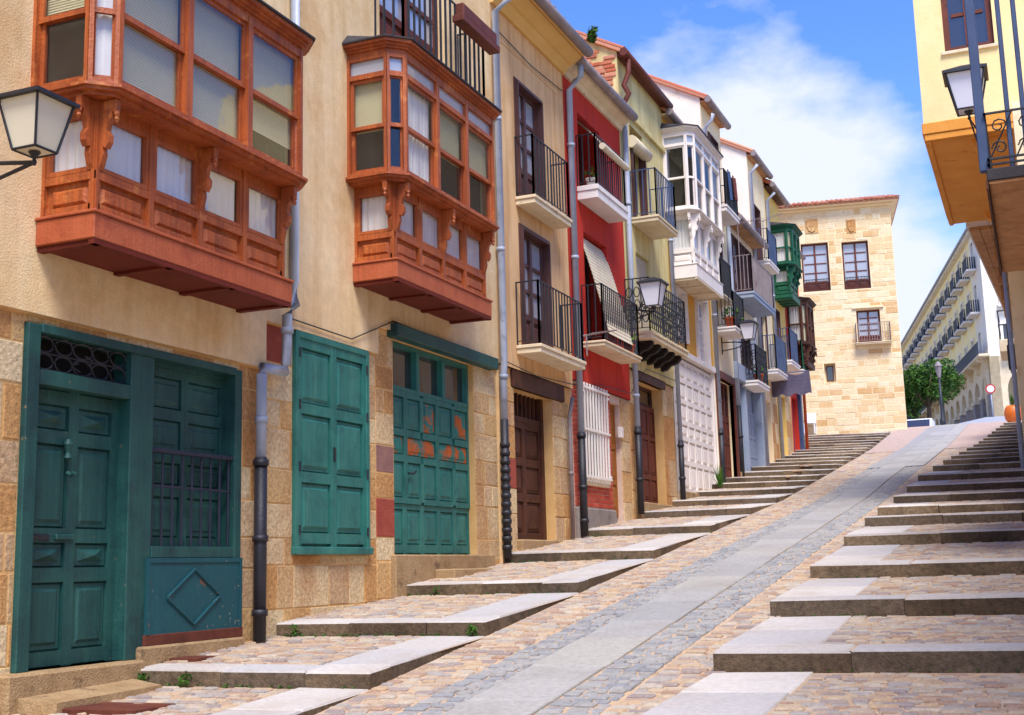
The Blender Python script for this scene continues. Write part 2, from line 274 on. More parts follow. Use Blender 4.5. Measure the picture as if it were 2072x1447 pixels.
def thing(name, loc, label, cat, group=None):
    o = bpy.data.objects.new(name, None); sc.collection.objects.link(o); o.location = loc; WLOC[o] = Vector(loc); o.empty_display_size = .2
    o['label'] = label; o['category'] = cat
    if group: o['group'] = group
    return o
def tag(o, label, cat, group=None):
    o['label'] = label; o['category'] = cat
    if group: o['group'] = group
    return o
def recenter(o):
    """put the origin of a single-mesh thing at its base"""
    me = o.data; xs = [v.co for v in me.vertices]
    c = Vector((sum(v.x for v in xs)/len(xs), sum(v.y for v in xs)/len(xs), min(v.z for v in xs)))
    me.transform(Matrix.Translation(-c)); o.location = o.location+c; WLOC[o] = o.location.copy(); return o
# ground height along the street
PROF = [(-12, -3.31), (26, 1.25), (42, 3.55), (50, 4.9), (62, 6.25), (100, 10.4), (140, 14.0), (400, 16)]
def gz(y):
    for (y0, z0), (y1, z1) in zip(PROF, PROF[1:]):
        if y <= y1: return z0+(z1-z0)*(y-y0)/(y1-y0)
    return PROF[-1][1]
def lerp(tab, y):
    if y <= tab[0][0]: return tab[0][1]
    for (y0, z0), (y1, z1) in zip(tab, tab[1:]):
        if y <= y1: return z0+(z1-z0)*(y-y0)/(y1-y0)
    return tab[-1][1]
# ------------------------------------------------------------------ the street
def struct(name, loc=(0, 0, 0)):
    o = bpy.data.objects.new(name, None); sc.collection.objects.link(o); o.location = loc; WLOC[o] = Vector(loc); o['kind'] = 'structure'; return o
def piece(name, poly, zf, depth, mats, parent, ch=.012, gap=.004):
    """a stone with a chamfered top; poly four plan corners; mats (top, sides)"""
    cx = sum(p[0] for p in poly)/len(poly); cy = sum(p[1] for p in poly)/len(poly); n = len(poly)
    def ins(e): return [(x+(cx-x)*e*1.4/max(.01, math.hypot(cx-x, cy-y)), y+(cy-y)*e*1.4/max(.01, math.hypot(cx-x, cy-y))) for x, y in poly]
    o, i = ins(gap), ins(gap+ch); c0 = (cx, cy, zf(cx, cy))
    ch *= random.uniform(.8, 1.7); jz = [random.uniform(-.005, .003) for _ in range(n)]; o = [(x+random.uniform(-.005, .005), y+random.uniform(-.004, .004)) for x, y in o]
    v = [(x-cx, y-cy, zf(x, y)-depth-c0[2]) for x, y in o]+[(x-cx, y-cy, zf(x, y)-ch-c0[2]+jz[k]) for k, (x, y) in enumerate(o)]+[(x-cx, y-cy, zf(x, y)-c0[2]+jz[k]) for k, (x, y) in enumerate(i)]
    f = [(k, (k+1) % n, n+(k+1) % n, n+k) for k in range(n)]+[(n+k, n+(k+1) % n, 2*n+(k+1) % n, 2*n+k) for k in range(n)]+[tuple(range(2*n, 3*n))]
    me = bpy.data.meshes.new(name); me.from_pydata(v, [], f); me.materials.append(M[mats[0]]); me.materials.append(M[mats[1]])
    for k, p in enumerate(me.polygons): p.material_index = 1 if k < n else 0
    return put(name, me, parent, loc=c0)
def stone_variant(j):
    rr = random.Random(j); q = [(-.5, -.5), (.5, -.5), (.5, .5), (-.5, .5)]
    q = [(x*(.96-.2*rr.random()), y*(.92-.3*rr.random())) for x, y in q]
    v = [(x, y, -1) for x, y in q]+[(x, y, -.25) for x, y in q]+[(x*.86, y*.8, .1*rr.random()) for x, y in q]
    f = [(k, (k+1) % 4, 4+(k+1) % 4, 4+k) for k in range(4)]+[(4+k, 4+(k+1) % 4, 8+(k+1) % 4, 8+k) for k in range(4)]+[(8, 9, 10, 11)]
    return v, f
VAR = [stone_variant(j) for j in range(10)]; VMESH = {}
def paving(parent, stones, mat, name, stuffname, singles=290):
    """stones: (x, y, z, length, width, slope, turn); the nearest are objects, the rest one joined mesh"""
    stones.sort(key=lambda s: (s[0]**2+s[1]**2+s[2]**2)/(s[3]*s[4])**.5)
    vis = [s for s in stones if inview(s[0], s[1], s[2])]; one = set(id(s) for s in vis[:singles]); rest = []
    for s in stones:
        j = random.randrange(10)
        if id(s) in one:
            if (mat, j) not in VMESH:
                me = bpy.data.meshes.new(name); me.from_pydata(VAR[j][0], [], VAR[j][1]); me.materials.append(M[mat]); VMESH[(mat, j)] = me
            put(name, VMESH[(mat, j)], parent, loc=s[:3], rot=(math.atan(s[5]), 0, s[6]), scale=(s[3], s[4], .035))
        else: rest.append((s, j))
    V, Fc, T = [], [], []
    for (x, y, z, l, wd, slp, tn), j in rest:
        k = len(V); ct, st = math.cos(tn), math.sin(tn)
        for a, b, c in VAR[j][0]:
            X, Y = a*l*ct-b*wd*st, a*l*st+b*wd*ct; V.append((x+X, y+Y, z+c*.035+slp*Y))
        Fc += [tuple(i+k for i in f) for f in VAR[j][1]]; r = random.random(); T += [r]*9
    me = bpy.data.meshes.new(stuffname); me.from_pydata(V, [], Fc); me.materials.append(M[mat])
    at = me.attributes.new('tone', 'FLOAT', 'FACE'); at.data.foreach_set('value', T)
    put(stuffname, me, parent, kind='stuff')
def inview(x, y, z):
    v = Vector((x, y, z)); d = v.dot(fwd)
    return d > 0 and abs(v.dot(rgt)/d*FPX) < 1036 and abs(v.dot(upv)/d*FPX) < 723
def lay(y0, y1, xa, xb, zf, slope, pitch=.085, l0=.1, l1=.22, front=None, skew=0, lift=0):
    """rows of stones between xa(y) and xb(y); front(x) shifts a row so rows follow a skewed edge"""
    out = []; y = y0+pitch/2
    while y < y1-pitch*.3:
        x = xa(y)+random.uniform(0, .008)
        while x < xb(y)-.04:
            l = min(random.uniform(l0, l1), xb(y)-x); xm = x+l/2; yy = y+skew*(xm)+random.uniform(-.008, .008)
            out.append((xm, yy, zf(xm, yy)+lift+random.uniform(-.009, .008), l*.97, pitch*random.uniform(.9, 1.08), slope, skew*.8+random.uniform(-.06, .06))); x += l
        y += pitch
    return out
KX = lambda y: lerp([(8.4, -4.76), (23, -4.92), (50, -4.95)], y)
RX = lambda y: lerp([(9, -2.3), (20, -2.5), (29, -2.45), (31.5, -2.3), (35, -2.05), (39, -1.7), (45, -1.3), (50, -.85)], y)
drop = lambda y: lerp([(52, 0), (60, .3)], y)      # beyond the tower the ground falls away to the left
# earth sheet that carries everything, out to the horizon
ys = [-60, -12, 0, 8, 16, 26, 34, 42, 46, 50, 56, 62, 80, 100, 140, 400, 1500]; m = MB(FW)
for y0, y1 in zip(ys, ys[1:]): 
    d0, d1 = (drop(y)*-900*.2 if y > 50 else 0 for y in (y0, y1))
    for xa, xb, k in ((-900, -3.2, 1), (-3.2, 900, 0)): m.add([(xa, y0, gz(y0)-.45+d0*k), (xb, y0, gz(y0)-.45), (xb, y1, gz(y1)-.45), (xa, y1, gz(y1)-.45+d1*k)], [(0, 1, 2, 3)])
g = m.build('ground', 'earth'); g['kind'] = 'structure'
# lane: bed, cobbled margins, sett strips and a line of slabs
lane = struct('lane', (-3.5, 20, gz(20))); m = MB(FW); ys = [y*.5+3 for y in range(0, 96)]
for y0, y1 in zip(ys, ys[1:]):
    m.add([(KX(y0)-.1, y0, gz(y0)-.011), (RX(y0)+.25, y0, gz(y0)-.011), (RX(y1)+.25, y1, gz(y1)-.011), (KX(y1)-.1, y1, gz(y1)-.011)], [(0, 1, 2, 3)])
m.build('joint_bed', 'bed', lane)
# upper lane where single stones can no longer be told apart
m = MB(FW); ys = [33.5+y*.5 for y in range(0, 47)]
dx = lambda y: lerp([(0, 0), (30, 0), (42, .25), (50, .45), (60, .2)], y)
for y0, y1 in zip(ys, ys[1:]):
    for xa, xb in ((lambda y: KX(y)+.01, lambda y: -4.16+dx(y)), (lambda y: -2.73+dx(y), lambda y: RX(y)+.05)):
        m.add([(xa(y0), y0, gz(y0)-.0+(.0 if y0 < 39.9 else .01)-(.004 if y0 < 39.9 else 0)), (xb(y0), y0, gz(y0)+(-.004 if y0 < 39.9 else .01)), (xb(y1), y1, gz(y1)+(-.004 if y0 < 39.9 else .01)), (xa(y1), y1, gz(y1)+(-.004 if y0 < 39.9 else .01))], [(0, 1, 2, 3)])
m.build('far_cobbles', 'farcobble', lane)
dx = lambda y: lerp([(0, 0), (30, 0), (42, .25), (50, .45), (60, .2)], y)
zl = lambda x, y: gz(y)
cob, sett = [], []
cob += lay(6.6, 40, lambda y: KX(y)+.01, lambda y: -4.17+dx(y), zl, .12)
cob += lay(6.6, 40, lambda y: -2.72+dx(y), lambda y: RX(y)+.1, zl, .12)
sett += lay(6.6, 34, lambda y: -4.16+dx(y), lambda y: -3.79+dx(y), zl, .12, .1, .1, .2, lift=.003)
sett += lay(6.6, 34, lambda y: -3.17+dx(y), lambda y: -2.73+dx(y), zl, .12, .1, .1, .2, lift=.003)
for x0, x1 in ((-4.16, -3.79), (-3.17, -2.73)):
    m = MB(FW)
    for y0, y1 in zip(ys, ys[1:]):
        if y0 >= 33.5: m.add([(x0+dx(y0), y0, gz(y0)+.018), (x1+dx(y0), y0, gz(y0)+.018), (x1+dx(y1), y1, gz(y1)+.018), (x0+dx(y1), y1, gz(y1)+.018)], [(0, 1, 2, 3)])
    m.build('far_setts', 'lanegranite', lane)
paving(lane, cob, 'cobble', 'cobble', 'small_cobbles'); paving(lane, sett, 'sett', 'sett', 'small_setts')
y = 6.2
while y < 56:
    l = random.uniform(.75, 1.25); z_ = lambda a, b: gz(b)+.012
    piece('paving_slab', [(-3.79+dx(y), y), (-3.17+dx(y), y), (-3.17+dx(y+l), y+l), (-3.79+dx(y+l), y+l)], lambda a, b: gz(b)+(.012 if y < 27 else .022), .06, ('lanegranite', 'lanegranite'), lane, .008); y += l
# left steps
LY = [6.25, 8.43, 10.63, 13.26, 16.33, 19.69, 22.86, 25.26, 27.2, 28.9, 30.3, 31.9, 33.6, 35, 36.4, 37.8, 39.1, 40.4, 41.5, 42.6, 43.7, 44.8, 45.9, 47, 48.2]
LK = lambda y: lerp([(22, 0), (32, .3), (50, .3)], y)
WALLX = -7.12
steps = struct('left_steps', (-6, 20, gz(20))); bed = MB(FW); cob = []
def lfront(i, x): return LY[i]+LK(LY[i])*(x+7)
def ltop(i): return gz(lfront(i, -4.9))+.128
for i in range(len(LY)-1):
    za, zb = ltop(i), ltop(i+1)-.128
    def zf(x, y, i=i, za=za, zb=zb):
        a, b = lfront(i, x), lfront(i+1, x); return za+(zb-za)*(y-a)/(b-a)
    xw = WALLX if LY[i] < 41 else -9.5
    kx = lambda y: KX(y)
    a, b = LY[i], LY[i+1]; dep = .34 if b-a > 1.6 else .3
    e = lfront(i, -4.9); eb = lfront(i+1, -4.9)
    # front kerb stones
    x = xw; cuts = [xw]
    while x < KX(e)-.9: x += random.uniform(.75, 1.25); cuts.append(min(x, KX(e)-.45))
    cuts.append(KX(e)); cuts = sorted(set(cuts))
    for x0, x1 in zip(cuts, cuts[1:]):
        if x1-x0 < .05: continue
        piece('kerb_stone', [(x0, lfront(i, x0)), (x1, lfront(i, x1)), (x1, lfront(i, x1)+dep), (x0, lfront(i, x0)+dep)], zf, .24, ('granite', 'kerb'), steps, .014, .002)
    # slabs along the lane
    y = e+dep; n = max(1, round((eb-y)/.95)); sw = .62
    for k in range(n):
        y0, y1 = y+(eb-y)*k/n, y+(eb-y)*(k+1)/n
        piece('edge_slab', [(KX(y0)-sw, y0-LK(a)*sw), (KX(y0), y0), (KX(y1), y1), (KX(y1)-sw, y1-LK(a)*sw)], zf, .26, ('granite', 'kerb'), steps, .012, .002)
    for x0, x1 in ((xw-.05, KX(e)-.01),):
        pts = [(x0, lfront(i, x0)+.02), (x1, lfront(i, x1)+.02), (x1, lfront(i+1, x1)+.05), (x0, lfront(i+1, x0)+.05)]
        bed.add([(px, py, zf(px, py)-.012) for px, py in pts], [(0, 1, 2, 3)])
    if a < 34:
        cob += lay(a+dep, b, lambda y: xw, lambda y: KX(y)-sw, zf, (zb-za)/(b-a), skew=0)
bed.build('joint_bed', 'bed', steps)
paving(steps, cob, 'cobble', 'cobble', 'small_cobbles')
# right steps
RY = [6.9, 9.12, 11.5, 14.0, 17.1, 19.7, 21.5, 23.9, 26.4, 29.0, 31.5, 33.3, 34.8, 36.3, 37.8, 39.3, 40.8, 42.2, 43.6, 44.9, 46.2, 47.4, 48.6, 49.8]
rs = struct('right_steps', (-1, 20, gz(20))); bed = MB(FW); cob = []; K = .1
def rfront(i, x): return RY[i]+K*(x+2.4)
for i in range(len(RY)-1):
    za, zb = gz(RY[i])+.15, gz(RY[i+1])
    def zf(x, y, i=i, za=za, zb=zb):
        a, b = rfront(i, x), rfront(i+1, x); return za+(zb-za)*(y-a)/(b-a)
    a, b = RY[i], RY[i+1]; dep = .34 if b-a > 1.6 else .3; X1 = 1.6 if a < 12 else .9; cuts = [RX(a)]
    while cuts[-1] < X1: cuts.append(cuts[-1]+random.uniform(.95, 1.35))
    for x0, x1 in zip(cuts, cuts[1:]):
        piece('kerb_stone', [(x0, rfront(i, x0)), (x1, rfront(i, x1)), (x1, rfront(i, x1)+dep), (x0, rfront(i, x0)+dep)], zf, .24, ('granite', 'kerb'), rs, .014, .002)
    sw = .72; y = a+dep; n = max(1, round((b-y)/.95))
    for k in range(n):
        y0, y1 = y+(b-y)*k/n, y+(b-y)*(k+1)/n
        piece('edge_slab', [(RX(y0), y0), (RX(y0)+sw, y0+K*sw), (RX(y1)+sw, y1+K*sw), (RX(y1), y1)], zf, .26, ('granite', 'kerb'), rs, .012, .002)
    x0, x1 = RX(a)+.01, X1+.4
    pts = [(x0, rfront(i, x0)+.02), (x1, rfront(i, x1)+.02), (x1, rfront(i+1, x1)+.05), (x0, rfront(i+1, x0)+.05)]
    bed.add([(px, py, zf(px, py)-.012) for px, py in pts], [(0, 1, 2, 3)])
    if a < 34: cob += lay(a+dep+K*2.4+.01, b+K*2.4-.02, lambda y: RX(y)+sw, lambda y: X1, zf, (zb-za)/(b-a), skew=K)
bed.build('joint_bed', 'bed', rs)
paving(rs, cob, 'cobble', 'cobble', 'small_cobbles')
# cross street above the crest
m = MB(FW); ys = [50+.0, 53, 56, 60, 64, 70, 80, 90, 100, 115]
for y0, y1 in zip(ys, ys[1:]):
    for xa, xb in ((-30, -3.2), (-3.2, 30)):
        m.add([(x, y, gz(y)-.03+min(0, x+3.2)*drop(y)) for x, y in ((xa, y0), (xb, y0), (xb, y1), (xa, y1))], [(0, 1, 2, 3)])
o = m.build('upper_road', 'asphalt'); o['kind'] = 'structure'
# ------------------------------------------------------------------ building kit
def wall_sheet(m, a0, a1, c0, c1, b, holes, depth=.22):
    As = sorted(set([a0, a1]+[v for h in holes for v in h[:2] if a0 < v < a1])); Cs = sorted(set([c0, c1]+[v for h in holes for v in h[2:4] if c0 < v < c1]))
    for x0, x1 in zip(As, As[1:]):
        for z0, z1 in zip(Cs, Cs[1:]):
            xm, zm = (x0+x1)/2, (z0+z1)/2
            if not any(h[0] < xm < h[1] and h[2] < zm < h[3] for h in holes): m.add([(x0, b, z0), (x1, b, z0), (x1, b, z1), (x0, b, z1)], [(0, 1, 2, 3)])
    for h in holes:
        x0, x1, z0, z1 = h[:4]; d = h[4] if len(h) > 4 else depth; z0 = max(z0, c0)
        m.add([(x0, b, z0), (x0, b, z1), (x1, b, z1), (x1, b, z0), (x0, b-d, z0), (x0, b-d, z1), (x1, b-d, z1), (x1, b-d, z0)], [(0, 1, 5, 4), (1, 2, 6, 5), (2, 3, 7, 6), (3, 0, 4, 7), (4, 5, 6, 7)])
def house(name, label, y0, y1, ze, mat, holes, zb=None, b=0, back=-5.5, ridge=1.5, gable_mat=None, group='houses along the left side of the street'):
    """front wall with openings, side walls up to a pitched roof, back wall"""
    zb = gz(y0)-.6 if zb is None else zb
    t = thing(name, (-7, (y0+y1)/2, gz((y0+y1)/2)), label, 'house', group)
    m = MB(); wall_sheet(m, y0, y1, zb, ze, b, holes); m.build('wall', mat, t)
    for s, y in enumerate((y0, y1)):
        q = MB(); q.add([(y, b, zb), (y, b, ze), (y, back/2, ze+ridge), (y, back, ze), (y, back, zb)], [(0, 1, 2, 3, 4)]); q.build('gable_wall', gable_mat or mat, t)
    q = MB(); q.add([(y0, back, zb), (y1, back, zb), (y1, back, ze), (y0, back, ze)], [(0, 1, 2, 3)]); q.build('back_wall', mat, t)
    return t
def roof(t, y0, y1, ze, over=.4, back=-5.5, ridge=1.5, soffit='soffitwood', gutter='gutter', tiles=True, side=.08, gr=.075, cornice=None):
    """slab, tile columns, soffit and gutter"""
    half = back/2; sl = ridge/(-half); zo = ze-over*sl; ya, yb = y0-side, y1+side
    m = MB(); m.prism([(over, zo), (over, zo+.07), (half, ze+ridge+.07), (half, ze+ridge)], 'a', ya, yb); m.prism([(half, ze+ridge), (half, ze+ridge+.07), (back, ze+.07), (back, ze)], 'a', ya, yb)
    r = m.build('roof', 'clay', t)
    if tiles:
        n = int((yb-ya)/.21); L_ = math.hypot(over-half, over*sl+ridge); me = None
        v, f = [], []
        for k in range(7):
            th = math.pi*k/6
            for s in range(2): v.append((math.cos(th)*.1, 0 if s == 0 else -L_, math.sin(th)*.07+(.0 if s == 0 else 0)))
        f = [(2*k, 2*k+1, 2*k+3, 2*k+2) for k in range(6)]+[tuple(range(0, 14, 2)), tuple(range(1, 14, 2))]
        me = bpy.data.meshes.new('roof_tile'); me.from_pydata(v, [], f); me.materials.append(M['clay'])
        for k in range(n):
            p = FA.p(ya+(k+.5)*(yb-ya)/n, over+random.uniform(.0, .05), zo+.065)
            o = put('roof_tile', me, r, loc=p, rot=(-math.atan(sl), 0, -math.pi/2)); o.rotation_mode = 'XYZ'
    if soffit:
        m = MB(); m.prism([(0, zo-.05), (over-.02, zo-.05), (over-.02, zo-.002), (0, zo-.002)], 'a', y0, y1); m.build('soffit', soffit, t)
    if cornice:
        m = MB(); h = cornice[1]; m.prism([(0.001, zo-.05-h), (.05, zo-.05-h), (over*.35, zo-.05-h*.55), (over*.45, zo-.05-h*.5), (over*.85, zo-.05-.02), (over*.85, zo-.05), (0.001, zo-.05)], 'a', y0, y1); m.build('cornice', cornice[0], t)
    if gutter:
        m = MB(); m.tube([(ya, over+gr*.7, zo-.01), (yb, over+gr*.7, zo-.01)], gr, 10); g = m.build('gutter', gutter, t, True)
    return zo
def pipe(t, pts, r=.05, mat='zinc', rings=()):
    m = MB(); m.tube(pts, r, 10)
    for a, b, c in rings: m.tube([(a, b, c-.03), (a, b, c+.03)], r*1.25, 10)
    return m.build('drainpipe', mat, t, True)
def window(t, fr, a0, a1, c0, c1, b, nc=2, rows=(.5,), fw=.06, bar=.035, d=.07, fm='winbrown', gmat='darkglass', flat=False, name='window', solid=0, cols=None):
    """frame with mullions, each pane its own piece; solid = share of the height closed by wooden panels at the foot"""
    m = MB(fr); m.box(a0, a0+fw, b, b+d, c0, c1); m.box(a1-fw, a1, b, b+d, c0, c1); m.box(a0+fw, a1-fw, b, b+d, c1-fw, c1); m.box(a0+fw, a1-fw, b, b+d, c0, c0+fw)
    xs = [a0+fw+(a1-a0-2*fw)*k/nc for k in range(nc+1)] if cols is None else [a0+fw]+[a0+(a1-a0)*k for k in cols]+[a1-fw]
    cs = c0+fw+(c1-c0-2*fw)*solid; zs = [cs]+[cs+(c1-fw-cs)*k for k in rows]+[c1-fw]
    for x in xs[1:-1]: m.box(x-bar, x+bar, b+.002, b+d+.012, c0+fw, c1-fw)
    for z in zs[1:-1]:
        for x0, x1 in zip(xs, xs[1:]): m.box(x0+bar*.9, x1-bar*.9, b+.004, b+d-.01, z-bar*.6, z+bar*.6)
    if solid:
        for x0, x1 in zip(xs, xs[1:]):
            m.box(x0+bar*.9, x1-bar*.9, b+.004, b+d-.01, cs-bar, cs+bar); m.box(x0, x1, b+.005, b+d*.5, c0+fw, cs-bar); m.frustum(x0+bar+.05, x1-bar-.05, c0+fw+.06, cs-bar-.06, b+d*.5, b+d*.85, .03)
    w_ = m.build(name, fm, t); pp = t if flat else w_
    for x0, x1 in zip(xs, xs[1:]):
        for z0, z1 in zip(zs, zs[1:]): q = MB(fr); q.box(x0, x1, b+d*.35, b+d*.35+.006, z0, z1); q.build('pane', gmat, pp)
    return w_
def pdoor(t, fr, a0, a1, c0, c1, b, cols, rows, mat, stile=.09, d=.045, name='door', pyramid=(), pmats=None, sub=True, wide=()):
    """panelled leaf: stiles and rails proud, raised fields each its own piece; cols/rows = edges in shares, 0..1"""
    m = MB(fr); m.box(a0, a1, b, b+.03, c0, c1); A = [a0+(a1-a0)*k for k in cols]; C = [c0+(c1-c0)*k for k in rows]; h = stile/2
    for i, x in enumerate(A):
        if 0 < i < len(A)-1 and wide:
            for j in range(len(C)-1):
                if j not in wide: m.box(x-h, x+h, b+.029, b+.03+d, C[j]+(h if j else 0), C[j+1]-(h if j < len(C)-2 else 0))
        else: m.box(max(a0, x-h), min(a1, x+h), b+.029, b+.03+d, c0, c1)
    for j, z in enumerate(C):
        for x0, x1 in zip(A, A[1:]): m.box(max(a0, x0-h)+(h if x0-h < a0 else 2*h), min(a1, x1+h)-(h if x1+h > a1 else 2*h), b+.028, b+.029+d, max(c0, z-h), min(c1, z+h))
    o = m.build(name, mat, t)
    for i in range(len(A)-1):
        for j in range(len(C)-1):
            x0 = A[i]+h; x1 = A[i+1]-h; z0 = C[j]+h; z1 = C[j+1]-h
            if j in wide:
                if i: continue
                x1 = A[-1]-h
            if x1-x0 < .03 or z1-z0 < .03: continue
            q = MB(fr); e = min(.05, (x1-x0)*.2, (z1-z0)*.2); q.frustum(x0+.006, x1-.006, z0+.006, z1-.006, b+.03, b+.045, .012)
            if (i, j) in pyramid or j in pyramid:
                am, cm = (x0+x1)/2, (z0+z1)/2; q.add([(x0+.05, b+.045, z0+.05), (x1-.05, b+.045, z0+.05), (x1-.05, b+.045, z1-.05), (x0+.05, b+.045, z1-.05), (am, b+.1, cm)], [(0, 1, 4), (1, 2, 4), (2, 3, 4), (3, 0, 4)])
            else: q.frustum(x0+.03, x1-.03, z0+.03, z1-.03, b+.03, b+.03+d*.85, e*.8)
            pm = (pmats or {}).get((i, j), mat); q.build('panel', pm, o if sub else t)
    return o
def railing(bal, a0, a1, dep, z0, h, mat='iron', sp=.11, r=.009, mid=None, top=.02, corner_r=.014, ball=False, fr=FA, scroll=False):
    """three-sided balcony rail: bars, corner posts, top and bottom rails"""
    m = MB(fr); e = .03; zt = z0+h; P = [(a0+e, .0), (a0+e, dep-e), (a1-e, dep-e), (a1-e, .0)]
    for (x0, y0), (x1, y1) in zip(P, P[1:]):
        ln = math.hypot(x1-x0, y1-y0); n = max(1, round(ln/sp))
        for zz, hh, ww in ((zt-top, top, .022), (z0+.06, .014, .014))+(((mid, .014, .012),) if mid else ()):
            if x0 == x1: m.box(x0-ww/2, x0+ww/2, min(y0, y1)-ww/2, max(y0, y1)+ww/2, zz, zz+hh)
            else: m.box(x0+ww/2, x1-ww/2, y0-ww/2+.001, y0+ww/2-.001, zz+.001, zz+hh-.001)
        for k in range(n+1):
            q = k/n; x, y = x0+(x1-x0)*q, y0+(y1-y0)*q; rr = r if 0 < k < n else corner_r; zz0 = z0-.0 if (k in (0, n)) else z0+.06
            m.box(x-rr, x+rr, y-rr, y+rr, zz0, zt-.002)
            if scroll and k < n:
                xm, ym = x0+(x1-x0)*(k+.5)/n, y0+(y1-y0)*(k+.5)/n; ux, uy = (x1-x0)/ln, (y1-y0)/ln
                for cz in (.26, .5, .74):
                    m.tube([(xm+ux*sp*.42*math.cos(t_*.7), ym+uy*sp*.42*math.cos(t_*.7), z0+h*cz+.1*math.sin(t_*.7)) for t_ in range(9)], .011, 4, True)
    if ball:
        for x, y in P[1:3]:
            m.lathe(fr.p(x, y, z0+.12), [(.012, 0), (.03, .03), (.012, .06)], 8)
    return m.build('railing', mat, bal)
def balcony(t, a0, a1, dep, zb, th=.12, h=1.0, mat='slab', sp=.11, rail='iron', fr=FA, **k):
    m = MB(fr); m.box(a0, a1, 0.002, dep, zb, zb+th*.62, .006); m.box(a0-.02, a1+.02, .002, dep+.02, zb+th*.62, zb+th, .006)
    o = m.build('balcony', mat, t); railing(o, a0, a1, dep, zb+th, h, rail, sp, fr=fr, **k); return o
def ashlar(t, rects, holes, b=0, rows=(.32, .5), lens=(.35, .85), mat='ashlar', depth=.12, special=(), name='stone_block', gap=.008, fr=FA, jut=.012, cap=400):
    """coursed blocks, each its own object, cut round the openings"""
    n = 0
    for a0, a1, c0, c1 in rects:
        z = c0
        while z < c1-.02:
            hgt = random.uniform(*rows); z1 = z+hgt
            if c1-z1 < rows[0]*.6: z1 = c1
            x = a0-random.uniform(0, lens[0]*.6)
            while x < a1-.01:
                x1 = x+random.uniform(*lens)
                if a1-x1 < lens[0]*.6: x1 = a1
                segs = [(max(x, a0), x1, z, z1)]
                for hx0, hx1, hz0, hz1 in [q[:4] for q in holes]:
                    new = []
                    for s0, s1, t0, t1 in segs:
                        if s1 <= hx0 or s0 >= hx1 or t1 <= hz0 or t0 >= hz1: new.append((s0, s1, t0, t1)); continue
                        if s0 < hx0: new.append((s0, hx0, t0, t1))
                        if s1 > hx1: new.append((hx1, s1, t0, t1))
                        mx0, mx1 = max(s0, hx0), min(s1, hx1)
                        if t0 < hz0: new.append((mx0, mx1, t0, hz0))
                        if t1 > hz1: new.append((mx0, mx1, hz1, t1))
                    segs = new
                for s0, s1, t0, t1 in segs:
                    if s1-s0 < .04 or t1-t0 < .03: continue
                    mt = mat
                    for sx, sz, sm in special:
                        if s0 <= sx < s1 and t0 <= sz < t1: mt = sm
                    g = gap*random.uniform(.6, 1.5); q = MB(fr); bb = b+random.uniform(.0, jut); q.box(s0+g/2, s1-g/2, b-depth, bb, t0+g/2, t1-g/2, random.uniform(.006, .014) if depth > .03 else .004); q.build(name, mt, t); n += 1
                x = x1
            z = z1
    return n
def blind(t, fr, a0, a1, c0, c1, b, mat='blind', pitch=.022, tilt=.012, name='blind'):
    m = MB(fr); z = c0
    while z < c1: m.add([(a0, b, z), (a1, b, z), (a1, b-tilt*.5, z+pitch*1.1), (a0, b-tilt*.5, z+pitch*1.1)], [(0, 1, 2, 3)]); z += pitch
    return m.build(name, mat, t)
def curtain(t, fr, a0, a1, c0, c1, b, mat='curtain', name='curtain', fold=.085, amp=.022):
    m = MB(fr); n = max(8, int((a1-a0)/.015)); ph = random.random()*6
    f = lambda k, q: b+amp*math.sin((a1-a0)*k/n/fold*6.28+ph+q)*(.6+.4*math.sin(k*.37+ph))
    for k in range(n): m.add([(a0+(a1-a0)*k/n, f(k, 0), c1), (a0+(a1-a0)*(k+1)/n, f(k+1, 0), c1), (a0+(a1-a0)*(k+1)/n, f(k+1, .5), c0), (a0+(a1-a0)*k/n, f(k, .5), c0)], [(0, 1, 2, 3)])
    return m.build(name, mat, t, True)
